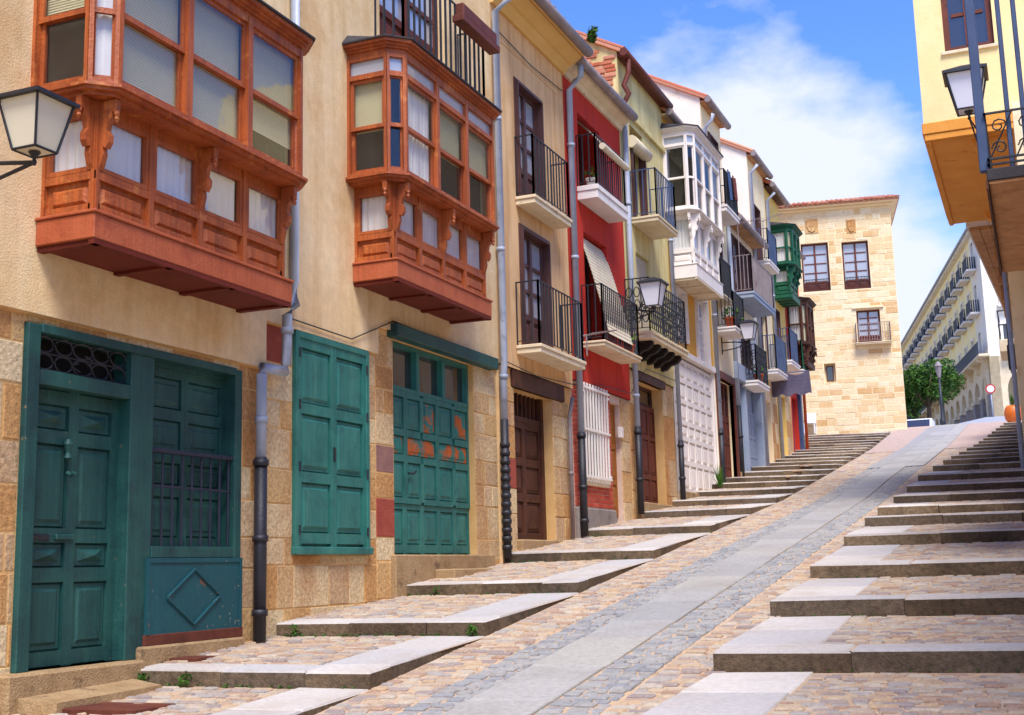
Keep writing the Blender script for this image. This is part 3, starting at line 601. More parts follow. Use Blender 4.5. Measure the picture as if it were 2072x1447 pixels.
# ------------------------------------------------------------------ timber oriels
def bracket(t, fr, a, b0, z1, h=.55, d=.15, th=.055, mat='orangewood'):
    q = [(0, 0), (d, 0), (d, -.09), (d*.92, -.12), (d*.8, -.1), (d*.72, -.16), (d*.5, -.2), (d*.42, -.26), (d*.62, -.31), (d*.6, -.37), (d*.4, -.42), (d*.22, -.4), (d*.25, -.47), (d*.12, -.55), (0, -.6)]
    m = MB(fr); m.prism([(b0+x, z1+y*h/.6) for x, y in q], 'a', a-th/2, a+th/2); m.lathe(fr.p(a, b0+d*.93, z1-.15*h/.6), [(.006, -.05), (.022, -.02), (.014, .0), (.026, .02), (.02, .05)], 8)
    return m.build('bracket', mat, t)
def oriel(t, y0, y1, zb, fas=.23, low=.92, shelf=.08, up=1.3, dl=.52, du=.72, ch=.16, top_lights=False, label=None, ncol=3, shades=None, W1='orangewood', W2='orangered', W3='underside', nlow=4):
    z1 = zb+fas; z2 = z1+low; z3 = z2+shelf; z4 = z3+up; ua, ub = y0-.16, y1+.16
    m = MB(); m.box(y0-.06, y1+.06, .002, dl+.06, zb+.03, z1, .008)
    P = m.build('bay_window', W2, t, label=label)
    m = MB(); m.box(y0-.03, y1+.03, .002, dl+.03, zb+.012, zb+.03)
    for k in range(4): a = y0+(y1-y0)*k/3; m.box(a-.035, a+.035, .003, dl+.05, zb-.012, zb+.011)
    m.box(y0-.05, y1+.05, dl+.0, dl+.055, zb-.012, zb+.03)
    m.build('underside_boards', W3, P)
    m = MB(); m.box(y0-.075, y1+.075, .003, dl+.075, z1, z1+.025, .006); m.build('ledge_trim', W2, P)
    # solid dark cores, their colour standing in for room shade behind the glass
    m = MB(); m.box(y0+.1, y1-.1, .003, dl-.12, z1+.03, z2); m.box(ua+.12, ub-.12, .003, du-.22, z3, z4); m.build('room_shade_core', 'dark', P)
    faces = [(Fr((-7, y0, 0), (1, 0, 0), (0, -1, 0)), 0.0, dl, 1), (Fr((-7+dl, 0, 0), (0, 1, 0), (1, 0, 0)), y0, y1, nlow), (Fr((-7, y1, 0), (1, 0, 0), (0, 1, 0)), 0.0, dl, 1)]
    zs0, zs1 = z1+.36, z2-.08
    for fi, (fr, a0, a1, n) in enumerate(faces):
        m = MB(fr); m.box(a0, a1, -.06, 0, z1+.025, zs0-.3+.04); m.box(a0, a1, -.06, 0, zs1, z2)
        for k in range(n+1):
            x = a0+(a1-a0)*k/n; m.box(max(a0, x-.032), min(a1, x+.032), -.06, .012, z1+.03, z2-.002)
        m.box(a0, a1, -.055, .008, zs0-.07, zs0-.005)
        m.build('lower_frame', W1, P)
        for k in range(n):
            x0, x1 = a0+(a1-a0)*k/n+.032, a0+(a1-a0)*(k+1)/n-.032
            q = MB(fr); q.box(x0, x1, -.05, -.03, z1+.06, zs0-.07); q.frustum(x0+.05, x1-.05, z1+.1, zs0-.11, -.03, .0, .03); q.build('panel', W1, P)
            q = MB(fr); e = .036; q.box(x0, x0+e, -.045, .004, zs0, zs1); q.box(x1-e, x1, -.045, .004, zs0, zs1); q.box(x0+e, x1-e, -.045, .004, zs0, zs0+e); q.box(x0+e, x1-e, -.045, .004, zs1-e, zs1); q.build('casement', W1, P)
            q = MB(fr); q.box(x0+e, x1-e, -.03, -.025, zs0+e, zs1-e); q.build('pane', 'glass', P)
            curtain(P, fr, x0+e*.6, x1-e*.6, zs0+.01, zs1-.01, -.062, amp=.014)
    # shelf
    def plan(o): return [(ua-o, 0.002), (ua-o, du-ch+o*.4), (ua+ch-o*.4, du+o), (ub-ch+o*.4, du+o), (ub+o, du-ch+o*.4), (ub+o, 0.002)]
    m = MB()
    for o, a, b in ((-.02, z2+.001, z2+.03), (.03, z2+.03, z2+.055), (.055, z2+.055, z3)): m.prism(plan(o), 'c', a, b)
    m.build('shelf_moulding', W1, P)
    fs = [(Fr((-7, ua, 0), (1, 0, 0), (0, -1, 0)), 0, du-ch, 1), (Fr((-7+du-ch, ua, 0), (.7071, .7071, 0), (.7071, -.7071, 0)), 0, ch*1.414, 1),
          (Fr((-7+du, 0, 0), (0, 1, 0), (1, 0, 0)), ua+ch, ub-ch, ncol), (Fr((-7+du, ub-ch, 0), (-.7071, .7071, 0), (.7071, .7071, 0)), 0, ch*1.414, 1), (Fr((-7, ub, 0), (1, 0, 0), (0, 1, 0)), 0, du-ch, 1)]
    zt = z4-.3 if top_lights else z4-.07; zm = z3+(zt-z3)*.5
    for fi, (fr, a0, a1, n) in enumerate(fs):
        m = MB(fr); pw = .036 if n > 1 else .034
        for k in range(n+1):
            x = a0+(a1-a0)*k/n; m.box(max(a0, x-pw), min(a1, x+pw), -.07, .01, z3, z4)
        m.box(a0, a1, -.065, .004, z4-.07, z4-.001); m.box(a0, a1, -.065, .006, z3+.001, z3+.05)
        if top_lights: m.box(a0, a1, -.065, .007, zt-.0, zt+.06)
        m.build('upper_frame', W1, P)
        for k in range(n):
            x0, x1 = a0+(a1-a0)*k/n+pw, a0+(a1-a0)*(k+1)/n-pw; e = .04 if x1-x0 > .2 else .02
            for lo, hi, b in ((z3+.05, zm+.02, -.05), (zm-.02, zt, -.02)):
                q = MB(fr); q.box(x0, x0+e, b-.03, b, lo, hi); q.box(x1-e, x1, b-.03, b, lo, hi); q.box(x0+e, x1-e, b-.03, b+.003, lo, lo+.045); q.box(x0+e, x1-e, b-.03, b, hi-e, hi); q.build('sash', W1, P)
                q = MB(fr); q.box(x0+e, x1-e, b-.017, b-.012, lo+.045, hi-e); q.build('pane', 'glass', P)
            key = (fi, k); sh = (shades or {}).get(key, 1.0)
            if sh > 0: blind(P, fr, x0+.01, x1-.01, z3+.06+(1-sh)*(zt-z3-.08), zt-.02, -.092)
            elif sh < 0: curtain(P, fr, x0+.01, x1-.01, z3+.06, zt-.02, -.1, amp=.014)
            if top_lights:
                q = MB(fr); q.box(x0, x1, -.04, -.034, zt+.06, z4-.07); q.build('pane', 'skyglass', P)
    m = MB()
    for o, a, b in ((.0, z4, z4+.03), (.03, z4+.03, z4+.055), (.06, z4+.055, z4+.085), (.1, z4+.085, z4+.12)): m.prism(plan(o), 'c', a, b)
    m.build('cornice', W1, P)
    m = MB(); q = plan(.125); m.prism(q, 'c', z4+.12, z4+.14); k = len(q)
    m.add([(a, b, z4+.14) for a, b in q]+[(ua, 0.002, z4+.28), (ub, 0.002, z4+.28)], [(0, 1, 2, 6), (2, 3, 7, 6), (3, 4, 5, 7)]); m.build('roof_sheet', 'slate', P)
    # carved brackets under the shelf
    f0, f1, f2 = faces[0][0], faces[1][0], faces[2][0]
    bk = lambda f, a: bracket(P, f, a, .012, z2-.005, mat=W1)
    bk(f0, dl-.04); bk(f1, y0+.05); bk(f1, (y0+y1)/2); bk(f1, y1-.05); bk(f2, dl-.04)
    return P
# ------------------------------------------------------------------ house 1: cream stucco over stone, two oriels
def shift(fr, b): return Fr(fr.o+fr.n*b, fr.u, fr.n)
h1 = thing('cream_house', (-7, 9.6, gz(9.6)), 'long cream stucco house on a stone base with two orange timber oriels and teal doors', 'house', 'houses along the left side of the street')
H1H = [(7.17, 9.96, -.66, 1.97), (10.9, 12.44, .2, 2.53), (13.1, 15.43, .19, 2.8)]
m = MB(); wall_sheet(m, 1.5, 16.2, -2.4, 3.0, -.052, H1H, .3); m.build('wall_core', 'stonewall', h1)
bal_y0, _ = F(768, 60); bal_y1, _ = F(890, 60)
m = MB(); m.prism([(1.5, 2.04), (10.35, 2.04), (10.35, 2.53), (12.66, 2.53), (12.66, 2.87), (16.2, 2.87), (16.2, 6.2), (1.5, 6.2)], 'b', -.059, .0)
wall_sheet(m, 1.5, 16.2, 6.2, 10.6, 0, [(12.75, 14.6, 6.2, 8.5, .2)]); m.build('stucco_wall', 'cream', h1)
m = MB()
for y in (1.5, 16.2): m.add([(y, 0, -2.4), (y, 0, 10.6), (y, -2.7, 12), (y, -5.5, 10.6), (y, -5.5, -2.4)], [(0, 1, 2, 3, 4)])
m.add([(1.5, -5.5, -2.4), (16.2, -5.5, -2.4), (16.2, -5.5, 10.6), (1.5, -5.5, 10.6)], [(0, 1, 2, 3)]); m.build('side_walls', 'cream', h1)
roof(h1, 1.5, 16.2, 10.6, over=.3, tiles=False)
SP = [F(588, 705)+('redstone',), F(792, 955)+('purplestone',), F(795, 1068)+('redstone',)]
for r_ in ((5.6, 10.35, -1.35, 2.03), (10.35, 12.66, -.95, 2.52), (12.66, 16.2, -.6, 2.8)): ashlar(h1, [r_], H1H, -.05, (.26, .46), (.24, .7), special=SP, depth=.1, jut=.007, gap=.006)
# teal door and window front
fr = FA; T = 'teal'
m = MB(); m.box(7.17, 7.3, -.25, .0, -.66, 1.96, .006); m.box(8.36, 8.66, -.25, -.01, -.66, 1.95, .006); m.box(9.84, 9.95, -.25, .0, -.46, 1.96, .006); m.box(7.3, 9.84, -.25, .012, 1.9, 1.97, .005); m.box(7.3, 8.36, -.25, -.015, 1.5, 1.62, .006)
m.box(8.66, 9.84, -.25, .0, .17, .27, .006); m.box(8.66, 9.84, -.25, -.12, 1.86, 1.9); DF = m.build('door_front_frame', T, h1)
d1 = pdoor(h1, fr, 7.3, 8.36, -.655, 1.5, -.2, [0.03, .5, .97], [.03, .325, .467, .825, .97], T, .11, .035, pyramid=(1, 3))
m = MB(); kx, kz = F(158, 905); m.lathe(fr.p(kx, -.1, kz), [(.01, -.1), (.035, -.08), (.02, -.04), (.03, 0), (.04, .03), (.02, .07)], 10); m.tube([(kx, -.1, kz-.2), (kx, -.06, kz-.22), (kx, -.03, kz-.2)], .02, 8)
m.build('knocker', T, d1)
kx, kz = F(103, 1086); m = MB(); m.box(kx-.12, kx+.12, -.16, -.12, kz-.025, kz+.025, .008); m.build('letter_slot', 'iron', d1)
kx, kz = F(155, 1086); m = MB(); m.box(kx-.1, kx+.1, -.15, -.11, kz-.022, kz+.022, .008); m.build('door_plate', T, d1)
m = MB(); m.box(7.3, 8.36, -.24, -.2, 1.62, 1.9); m.build('transom_shade_panel', 'dark', DF)  # solid dark panel, painted as the shade behind the grille
m = MB(); nx = 5; rx, rz = 1.06/nx/2, .138/2
for i in range(nx):
    for j in range(2):
        cx_, cz_ = 7.3+rx*(2*i+1), 1.625+rz*(2*j+1)
        m.tube([(cx_+rx*.9*math.cos(q*.4488)*(1.15 if i == 2 else 1), -.07, cz_+rz*.92*math.sin(q*.4488)) for q in range(14)], .008, 6, True)
for s_ in (-1, 1):
    m.tube([(7.83+s_*(.05+.07*math.sin(q*.5)), -.065, 1.76+s_*.01*q-.03) for q in range(8)], .008, 6)
for z_ in (1.635, 1.76, 1.885): m.tube([(7.3, -.07, z_), (8.36, -.07, z_)], .006, 6)
m.build('scroll_grille', 'iron', DF)
sh = pdoor(h1, fr, 8.66, 9.25, .27, 1.86, -.2, [0, 1], [0.02, .31, .5, .74, .98], T, .1, .03, 'shutter'); pdoor(h1, fr, 9.253, 9.84, .27, 1.86, -.2, [0, 1], [0.02, .31, .5, .74, .98], T, .1, .03, 'shutter')
m = MB(); m.box(8.66, 9.84, -.075, -.015, 1.08, 1.12, .006); m.box(8.66, 9.84, -.06, -.04, .78, .8)
for k in range(9): x = 8.7+(9.8-8.7)*k/8; m.tube([(x, -.045, .27), (x, -.045, 1.08)], .011, 8)
m.build('window_bars', 'navyiron', h1)
m = MB(); m.box(8.6, 9.96, -.1, .004, -.47, .17); m.box(8.6, 9.96, .004, .014, .13, .17); m.box(8.6, 8.64, .004, .014, -.47, .13); m.box(9.92, 9.96, .004, .014, -.47, .13)
lp = m.build('metal_panel', 'tealworn', h1)
m = MB(); dc = (9.24, -.17); rx, rz = .38, .24
for k in range(4):
    a_, b_ = [(dc[0]+rx*math.cos(q*math.pi/2), dc[1]+rz*math.sin(q*math.pi/2)) for q in (k, k+1)]; m.tube([(a_[0], .012, a_[1]), (b_[0], .012, b_[1])], .012, 6)
m.build('diamond_moulding', 'tealworn', lp)
m = MB(); m.box(8.58, 9.98, -.1, .012, -.56, -.47, .006); m.build('rusty_rail', 'rust', lp)
m = MB(); m.box(7.0, 8.5, -.28, .1, -1.1, -.66, .02); m.box(8.5, 10.0, -.2, .03, -1.0, -.56, .02); m.build('threshold', 'thresh', h1)
m = MB(); m.add([(7.1, .1, -1.2), (8.35, .1, -1.2), (8.35, .42, -1.2), (7.1, .42, -1.2), (7.1, .1, -.83), (8.35, .1, -.8), (8.3, .42, -.84), (7.15, .42, -.86)], [(0, 1, 2, 3), (4, 5, 6, 7), (0, 1, 5, 4), (1, 2, 6, 5), (2, 3, 7, 6), (3, 0, 4, 7)]); m.build('door_step', 'thresh', h1)
# shuttered opening
m = MB(); m.box(10.9, 10.97, -.1, .0, .2, 2.53, .005); m.box(12.37, 12.44, -.1, .0, .2, 2.53, .005); m.box(10.97, 12.37, -.1, .0, 2.46, 2.53, .005); m.box(10.88, 12.46, -.1, .03, .2, .28, .008); SF = m.build('shutter_frame', 'teal2', h1)
for a0, a1 in ((10.97, 11.667), (11.673, 12.37)): pdoor(h1, fr, a0, a1, .28, 2.46, -.085, [0, 1], [.04, .33, .66, .98], 'teal2', .11, .04, 'shutter')
for a in (10.965, 12.375):
    for z_ in (.45, 1.1, 1.75, 2.3): m = MB(); m.tube([(a, .005, z_-.05), (a, .005, z_+.05)], .012, 8); m.build('hinge', 'iron', SF)
m = MB(); m.box(11.655, 11.685, -.01, .004, 1.2, 1.35); m.build('lock_plate', 'iron', SF)
# garage front
m = MB(); m.box(12.96, 15.99, -.06, .1, 2.79, 2.95, .01); m.build('lintel_beam', 'teal', h1)
window(h1, fr, 13.1, 15.43, 2.2, 2.79, -.25, 3, (), .05, .04, .12, 'teal2', 'darkglass', name='transom_window')
y1_, _ = F(841, 900); y2_, _ = F(904, 880)
ed = [13.1, y1_, y2_, 15.43]
for k in range(3):
    c = [0, 1] if k == 0 else [0, .5, 1]
    pdoor(h1, fr, ed[k]+.004, ed[k+1]-.004, .82, 2.2, -.2, c, [.02, .4, .63, .98], 'teal2', .085, .035, 'garage_leaf', pmats={(0, 1): 'tealrust', (1, 2): 'tealrust'} if k else {(0, 1): 'tealrust'}, wide=(1,))
pdoor(h1, fr, 13.1, 15.43, .2, .815, -.215, [0, .2, .4, .6, .8, 1], [.12, .98], 'teal2', .1, .03, 'garage_foot')
m = MB(); kx, kz = F(852, 958); m.tube([(kx-.1, -.12, kz), (kx, -.1, kz), (kx+.04, -.09, kz+.03)], .014, 8); m.build('garage_handle', 'iron', h1)
m = MB(); m.box(13.0, 15.9, -.25, .02, -.5, .2, .015); m.box(14.0, 15.3, .02, .3, -.5, .02, .015); m.build('threshold', 'thresh', h1)
# oriels
oriel(h1, 7.25, 9.86, 2.53, up=1.3, label='larger orange timber bay window above the teal front door', shades={(0, 0): .45, (1, 0): -1, (2, 2): .8})
oriel(h1, 12.12, F(994, 640, -6.44)[0]-.08, 3.24, up=1.47, dl=.52, du=.68, top_lights=True, label='smaller peeling orange timber bay window above the garage doors', shades={(0, 0): .55, (1, 0): .0, (2, 0): -1, (2, 1): .55, (2, 2): .5})
# balcony door over the second oriel
window(h1, fr, 12.75, 14.6, 6.25, 8.5, -.18, 2, (.3, .62), .08, .05, .08, 'redbrown', 'skyglass', name='balcony_door', solid=.33)
bb = balcony(h1, 12.6, 15.05, .42, 6.14, .08, 1.25, 'slab', .15, r=.012, ball=True)
m = MB(); m.box(13.9, 15.1, .45, .62, 7.1, 7.2, .01); m.box(13.95, 15.05, .47, .6, 7.2, 7.38, .02); m.build('planter_box', 'redbrown', bb)
pa, _ = F(516, 1100); pb, _ = F(564, 700)
pipe(h1, [(pa, .06, 1.13), (pa, .06, 1.95), (pa, .07, 2.02), (pb, .08, 2.03), (pb, .09, 2.1), (pb, .1, 2.6), (pb+.15, .1, 2.75), (pb+.2, .05, 3.0), (pb+.2, .05, 10.5)], .052, 'zinc', [(pa, .06, 1.5), (pb, .1, 2.45)])
pipe(h1, [(pa, .06, -.62), (pa, .06, 1.13)], .062, 'castiron', [(pa, .06, 1.08), (pa, .06, .35), (pa, .06, -.35)])
# ------------------------------------------------------------------ house 2: ochre, two French doors with balconies
def french(t, a0, a1, c0, c1, b=-.14, fm='winbrown', gmat='skyglass', solid=.28, rows=(.33, .66), surround=.07):
    m = MB()
    for k, (o, d) in enumerate(((surround, .02), (surround*.55, .04), (surround*.25, .055))):
        m.box(a0-o, a0-o+.03, -.1, d, c0, c1+o); m.box(a1+o-.03, a1+o, -.1, d, c0, c1+o); m.box(a0-o+.03, a1+o-.03, -.1, d, c1+o-.03, c1+o)
    m.build('door_surround', fm, t)
    return window(t, FA, a0, a1, c0, c1, b, 2, rows, .06, .045, .07, fm, gmat, name='french_door', solid=solid)
G = 'houses along the left side of the street'
h2 = house('ochre_house', 'ochre stucco house with two plain iron balconies and a dark brown street door', 16.2, 19.3, 9.07, 'ochre', [(17.1, 18.37, 3.27, 5.24, .25), (17.06, 18.24, 5.62, 7.6, .25)], zb=2.93)
H2H = [(16.84, 18.42, .3, 2.66)]
m = MB(); wall_sheet(m, 16.2, 19.3, -.4, 2.93, -.05, H2H, .4); m.build('wall_core', 'stonewall', h2)
ashlar(h2, [(16.22, 19.28, -.3, 2.66)], H2H, -.04, (.34, .6), (.3, .6), special=[F(1037, 980)+('redstone',)])
m = MB(); m.box(16.75, 18.9, -.1, .0, 2.66, 2.92, .01); m.build('door_lintel', 'brown', h2)
for a0, a1, c0, c1 in ((17.17, 18.3, 3.3, 5.17), (17.13, 18.17, 5.65, 7.53)): french(h2, a0, a1, c0, c1)
balcony(h2, 16.9, 18.86, .39, 3.16, .13, .98, 'slab', .125, 'iron'); balcony(h2, 17.02, 18.62, .32, 5.5, .13, .98, 'slab', .125, 'iron')
m = MB(); m.box(16.84, 18.42, -.3, -.22, 2.22, 2.3)
for k in range(9): x = 16.95+k*.17; m.box(x-.018, x+.018, -.28, -.24, 2.3, 2.66)
m.box(16.84, 16.94, -.32, -.2, .3, 2.66); m.box(18.32, 18.42, -.32, -.2, .3, 2.66); m.build('door_frame', 'brown', h2)
m = MB(); m.box(16.9, 18.4, -.34, -.31, 2.3, 2.66); m.build('transom_shade_panel', 'dark', h2)  # dark board behind the bars, its colour imitating shade
pdoor(h2, FA, 16.94, 18.32, .42, 2.22, -.3, [0, .5, 1], [.03, .36, .66, .98], 'brown', .13, .04, 'door')
m = MB(); m.box(16.8, 18.5, -.3, .06, -.3, .42, .02); m.build('threshold', 'thresh', h2)
roof(h2, 16.2, 19.3, 9.02, .45, soffit='ochre_soffit', cornice=('ochre_soffit', .26), gr=.085, side=.0)
m = MB(); m.box(16.55, 19.0, .001, .012, 7.98, 8.0); m.box(18.85, 18.87, .001, .012, 3.1, 7.98); m.build('wall_moulding', 'ochre', h2)
pipe(h2, [(16.2, .07, 2.1), (16.2, .07, 2.75), (16.2, .09, 2.9), (16.2, .09, 8.3), (16.2, .3, 8.45), (16.2, .55, 8.62)], .052, 'zinc', [(16.2, .08, 6.6), (16.2, .08, 4.6), (16.2, .08, 2.72)])
pipe(h2, [(16.2, .07, .15), (16.2, .07, 2.1)], .06, 'castiron', [(16.2, .07, .3+.12*k) for k in range(13)])
pipe(h2, [(18.95, .05, .45), (18.95, .05, 2.4), (19.05, .08, 2.75)], .035, 'gutter', [(18.95, .05, 1.5)])
# house 3: red
h3 = house('red_house', 'narrow red stucco house with straw blinds hanging over its balcony doors', 19.3, 22.5, 8.88, 'red', [(20.12, 21.4, 3.86, 5.85, .45), (20.01, 21.24, 6.5, 8.02, .45)], zb=3.1)
H3H = [(19.72, 20.95, 1.5, 3.02), (21.36, 21.92, .7, 2.95)]
m = MB(); wall_sheet(m, 19.3, 22.5, -.1, 3.1, -.05, H3H, .3); m.build('wall_core', 'brickmortar', h3)
ashlar(h3, [(19.36, 21.34, 1.0, 3.06)], H3H, -.04, (.078, .0781), (.25, .26), 'brick', .02, name='brick', gap=.012, jut=.004)
ashlar(h3, [(21.94, 22.48, .5, 3.06)], [], -.04, (.5, .8), (.5, .6), 'ashlar', .1)
m = MB(); m.box(19.34, 21.34, -.06, .02, -.1, .98, .02); m.build('plinth', 'concrete', h3)
m = MB(); m.box(19.66, 21.0, -.05, .03, 1.36, 1.5, .01); m.build('window_sill', 'slab', h3)
window(h3, FA, 19.72, 20.95, 1.5, 3.02, -.22, 2, (.5,), .06, .04, .06, 'greenwood', 'darkglass')
blind(h3, FA, 19.78, 20.3, 1.56, 2.96, -.1, 'greenwood', .05, .03, 'shutter')
m = MB()
for k in range(9): x = 19.74+k*.148; m.box(x-.02, x+.02, .035, .06, 1.42, 3.1)
for z_ in (1.5, 2.3, 3.02): m.box(19.66, 21.0, .06, .075, z_-.02, z_+.02)
for z_ in (1.55, 2.95): m.box(19.64, 19.7, -.05, .06, z_-.02, z_+.02); m.box(20.97, 21.03, -.05, .06, z_-.02, z_+.02)
m.build('window_grille', 'whitewood', h3)
pdoor(h3, FA, 21.36, 21.92, .9, 2.95, -.2, [0, 1], [.02, .3, .62, .98], 'ochrewood', .1, .03, 'door')
kx, kz = F(1256, 875); m = MB(); m.box(kx-.05, kx+.09, -.05, .03, kz-.1, kz+.1, .008); m.build('intercom', 'whitewood', h3)
for a0, a1, c0, c1 in ((20.14, 21.38, 3.88, 5.8), (20.03, 21.22, 6.52, 8.0)): window(h3, FA, a0, a1, c0, c1, -.42, 2, (.5,), .07, .05, .07, 'winbrown', 'darkglass', name='balcony_door', solid=.2)
balcony(h3, 19.87, 21.97, .4, 3.72, .1, 1.0, 'slab', .11, 'iron'); balcony(h3, 19.87, 21.58, .38, 6.35, .24, .95, 'whiteslab', .12, 'iron')
roof(h3, 19.3, 22.5, 8.85, .26, soffit='slab', cornice=('slab', .2), gr=.085, side=.0)
pipe(h3, [(19.42, .08, 2.2), (19.42, .08, 8.2), (19.42, .2, 8.35), (19.42, .3, 8.42), (19.42, .3, 8.62)], .055, 'zinc', [(19.42, .08, 7.2), (19.42, .08, 5.2), (19.42, .08, 3.4)])
pipe(h3, [(19.42, .08, .5), (19.42, .08, 2.2)], .065, 'castiron', [(19.42, .08, 2.15), (19.42, .08, 1.3), (19.42, .08, .75)])
# hanging straw blinds on the red house
def awning_blind(a0, a1, z1, z0, out, label, roll=True):
    m = MB(); n = 26
    for k in range(n):
        q0, q1 = k/n, (k+.82)/n; f = lambda q: (-.1+(out+.1)*q**.8, z1+(z0-z1)*q)
        (b0, c0), (b1, c1) = f(q0), f(q1); m.add([(a0, b0, c0), (a1, b0, c0), (a1, b1, c1), (a0, b1, c1)], [(0, 1, 2, 3)]); m.add([(a0, b0-.008, c0), (a1, b0-.008, c0), (a1, b1-.008, c1), (a0, b1-.008, c1)], [(0, 1, 2, 3)])
    if roll: m.tube([(a0-.02, out, z0), (a1+.02, out, z0)], .06, 10)
    o = m.build('roller_blind', 'straw'); recenter(o); return tag(o, label, 'blind', 'straw blinds on the red and green houses')
awning_blind(20.12, 21.5, 7.95, 7.35, .42, 'rolled straw blind resting on the upper balcony rail of the red house')
awning_blind(20.1, 21.45, 5.8, 3.95, .42, 'long straw blind let down over the lower balcony rail of the red house', False)
# house 4: pale green
h4 = house('green_house', 'pale green stucco house with an ornate black iron balcony and brown double door', 22.5, 25.7, 10.15, 'lime', [(23.19, 24.1, 6.85, 8.85, .3), (23.25, 24.2, 4.4, 6.2, .25)], zb=3.75)
H4H = [(22.92, 24.86, .9, 3.6)]
m = MB(); wall_sheet(m, 22.5, 25.7, .3, 3.75, -.05, H4H, .4); m.build('wall_core', 'stonewall', h4)
ashlar(h4, [(22.52, 25.68, .5, 3.72)], H4H, -.04, (.5, .9), (.4, .8), depth=.1)
m = MB(); m.box(22.8, 25.0, -.12, .0, 3.6, 3.78, .01); m.build('door_lintel', 'brown', h4)
window(h4, FA, 22.92, 24.86, 3.2, 3.6, -.34, 2, (), .06, .04, .07, 'brown', 'darkglass', name='transom_window')
for a0, a1 in ((22.92, 23.885), (23.895, 24.86)): pdoor(h4, FA, a0, a1, 1.2, 3.2, -.3, [0, .5, 1], [.02, .28, .68, .98], 'redbrown', .1, .035, 'door')
m = MB(); m.box(22.7, 25.0, -.3, .05, .4, 1.2, .02); m.build('threshold', 'thresh', h4)
french(h4, 23.19, 24.1, 6.86, 8.6, -.25, 'winbrown', 'darkglass', surround=.02); window(h4, FA, 23.25, 24.2, 4.4, 6.2, -.22, 2, (.5,), .05, .04, .05, 'winbrown', 'darkglass')
blind(h4, FA, 23.27, 24.18, 4.45, 6.15, -.06, 'straw', .04, .02, 'slatted_shutter')
m = MB(); m.tube([(23.1, .05, 8.45), (24.2, .05, 8.45)], .13, 10); m.build('rolled_blind', 'straw', h4, True)
balcony(h4, 23.06, 24.5, .55, 6.72, .12, .98, 'slab', .12, 'bluesteel')
ob = balcony(h4, 22.4, 25.05, .5, 4.26, .14, 1.05, 'slab', .14, 'iron', scroll=True)
for k in range(5): x = 22.75+k*.5; m = MB(); m.prism([(0.002, 4.25), (.42, 4.25), (.42, 4.18), (.34, 4.1), (.2, 4.06), (.12, 3.98), (0.002, 3.96)], 'a', x-.07, x+.07); m.build('corbel', 'blackwood', ob)
roof(h4, 22.5, 25.7, 10.15, .12, soffit='redbrown', gutter='redbrown', gr=.085)
m = MB(); m.box(22.5, 25.7, .001, .06, 8.98, 9.1, .01); m.build('cornice_band', 'lime', h4)
pipe(h4, [(22.62, .08, 2.6), (22.62, .08, 8.9)], .055, 'zinc', [(22.62, .08, 7.0), (22.62, .08, 5.0), (22.62, .08, 3.2)])
pipe(h4, [(22.62, .08, 8.9), (22.62, .1, 9.1), (22.6, .2, 9.25), (22.62, .1, 9.45), (22.64, .2, 9.7), (22.64, .2, 9.98)], .055, 'redbrown')
pipe(h4, [(22.62, .08, .95), (22.62, .08, 2.6)], .065, 'castiron', [(22.62, .08, 2.5), (22.62, .08, 1.6)])
# exposed brick on the gable of the green house
FG = Fr((-7, 22.5, 0), (-1, 0, 0), (0, -1, 0)); m = MB(FG); m.add([(-.02, .004, 8.6), (2.7, .004, 8.6), (2.7, .004, 11.55), (-.02, .004, 10.13)], [(0, 1, 2, 3)]); m.build('gable_render', 'lime', h4)
z_ = 9.0
while z_ < 11.2:
    x = random.uniform(.12, .3) if z_ < 9.45 else random.uniform(-.0, .1)
    while x < 2.3:
        l = random.uniform(.22, .32)
        if z_+.1 < 10.12+.54*x and z_ > 8.95+.3*x and random.random() > .06:
            q = MB(FG); q.box(x, x+l-.012, -.01, .012+random.uniform(.0, .03), z_+random.uniform(-.006, .006), z_+.075, .008); q.build('brick', 'clay', h4)
        x += l
    z_ += .09
# house 5: orange with a white glazed oriel and white garage doors
h5 = house('orange_house', 'orange stucco house with a white glazed oriel and wide white panelled garage doors', 25.7, 29.4, 10.0, 'orange', [(27.85, 28.95, 4.55, 6.25, .2), (26.1, 27.0, 4.85, 6.1, .2)], zb=4.6, gable_mat='pale')
m = MB(); wall_sheet(m, 25.7, 29.4, .9, 4.6, -.03, [(25.8, 29.3, 1.5, 4.55)], .2); m.build('wall_core', 'whitewood', h5)
for k in range(3):
    a0, a1 = 25.8+3.5*k/3, 25.8+3.5*(k+1)/3; pdoor(h5, FA, a0+.004, a1-.004, 1.55, 4.5, -.15, [0, .5, 1], [.01, .22, .4, .52, .68, .84, .99], 'whitewood', .1, .05, 'garage_door')
m = MB(); m.box(25.75, 29.35, -.2, .04, .8, 1.55, .02); m.build('threshold', 'thresh', h5); m = MB(); m.box(25.72, 29.4, -.02, .05, 4.55, 4.68, .01); m.build('garage_lintel', 'whitewood', h5)
french(h5, 27.9, 28.9, 4.6, 6.2, -.15, 'whitewood', 'skyglass', surround=.12); french(h5, 26.15, 26.95, 4.9, 6.05, -.15, 'whitewood', 'skyglass', surround=.1)
oriel(h5, 25.82, 28.1, 6.1, fas=.32, low=1.15, up=1.75, dl=.55, du=.68, label='white glazed oriel above the orange wall', W1='whitewood', W2='whitewood', W3='slab', top_lights=True, nlow=4, shades={(0, 0): 0, (1, 0): 0, (2, 0): 0, (2, 1): 0, (2, 2): .4})
roof(h5, 25.7, 29.4, 10.0, .14, soffit='pale', gr=.08)
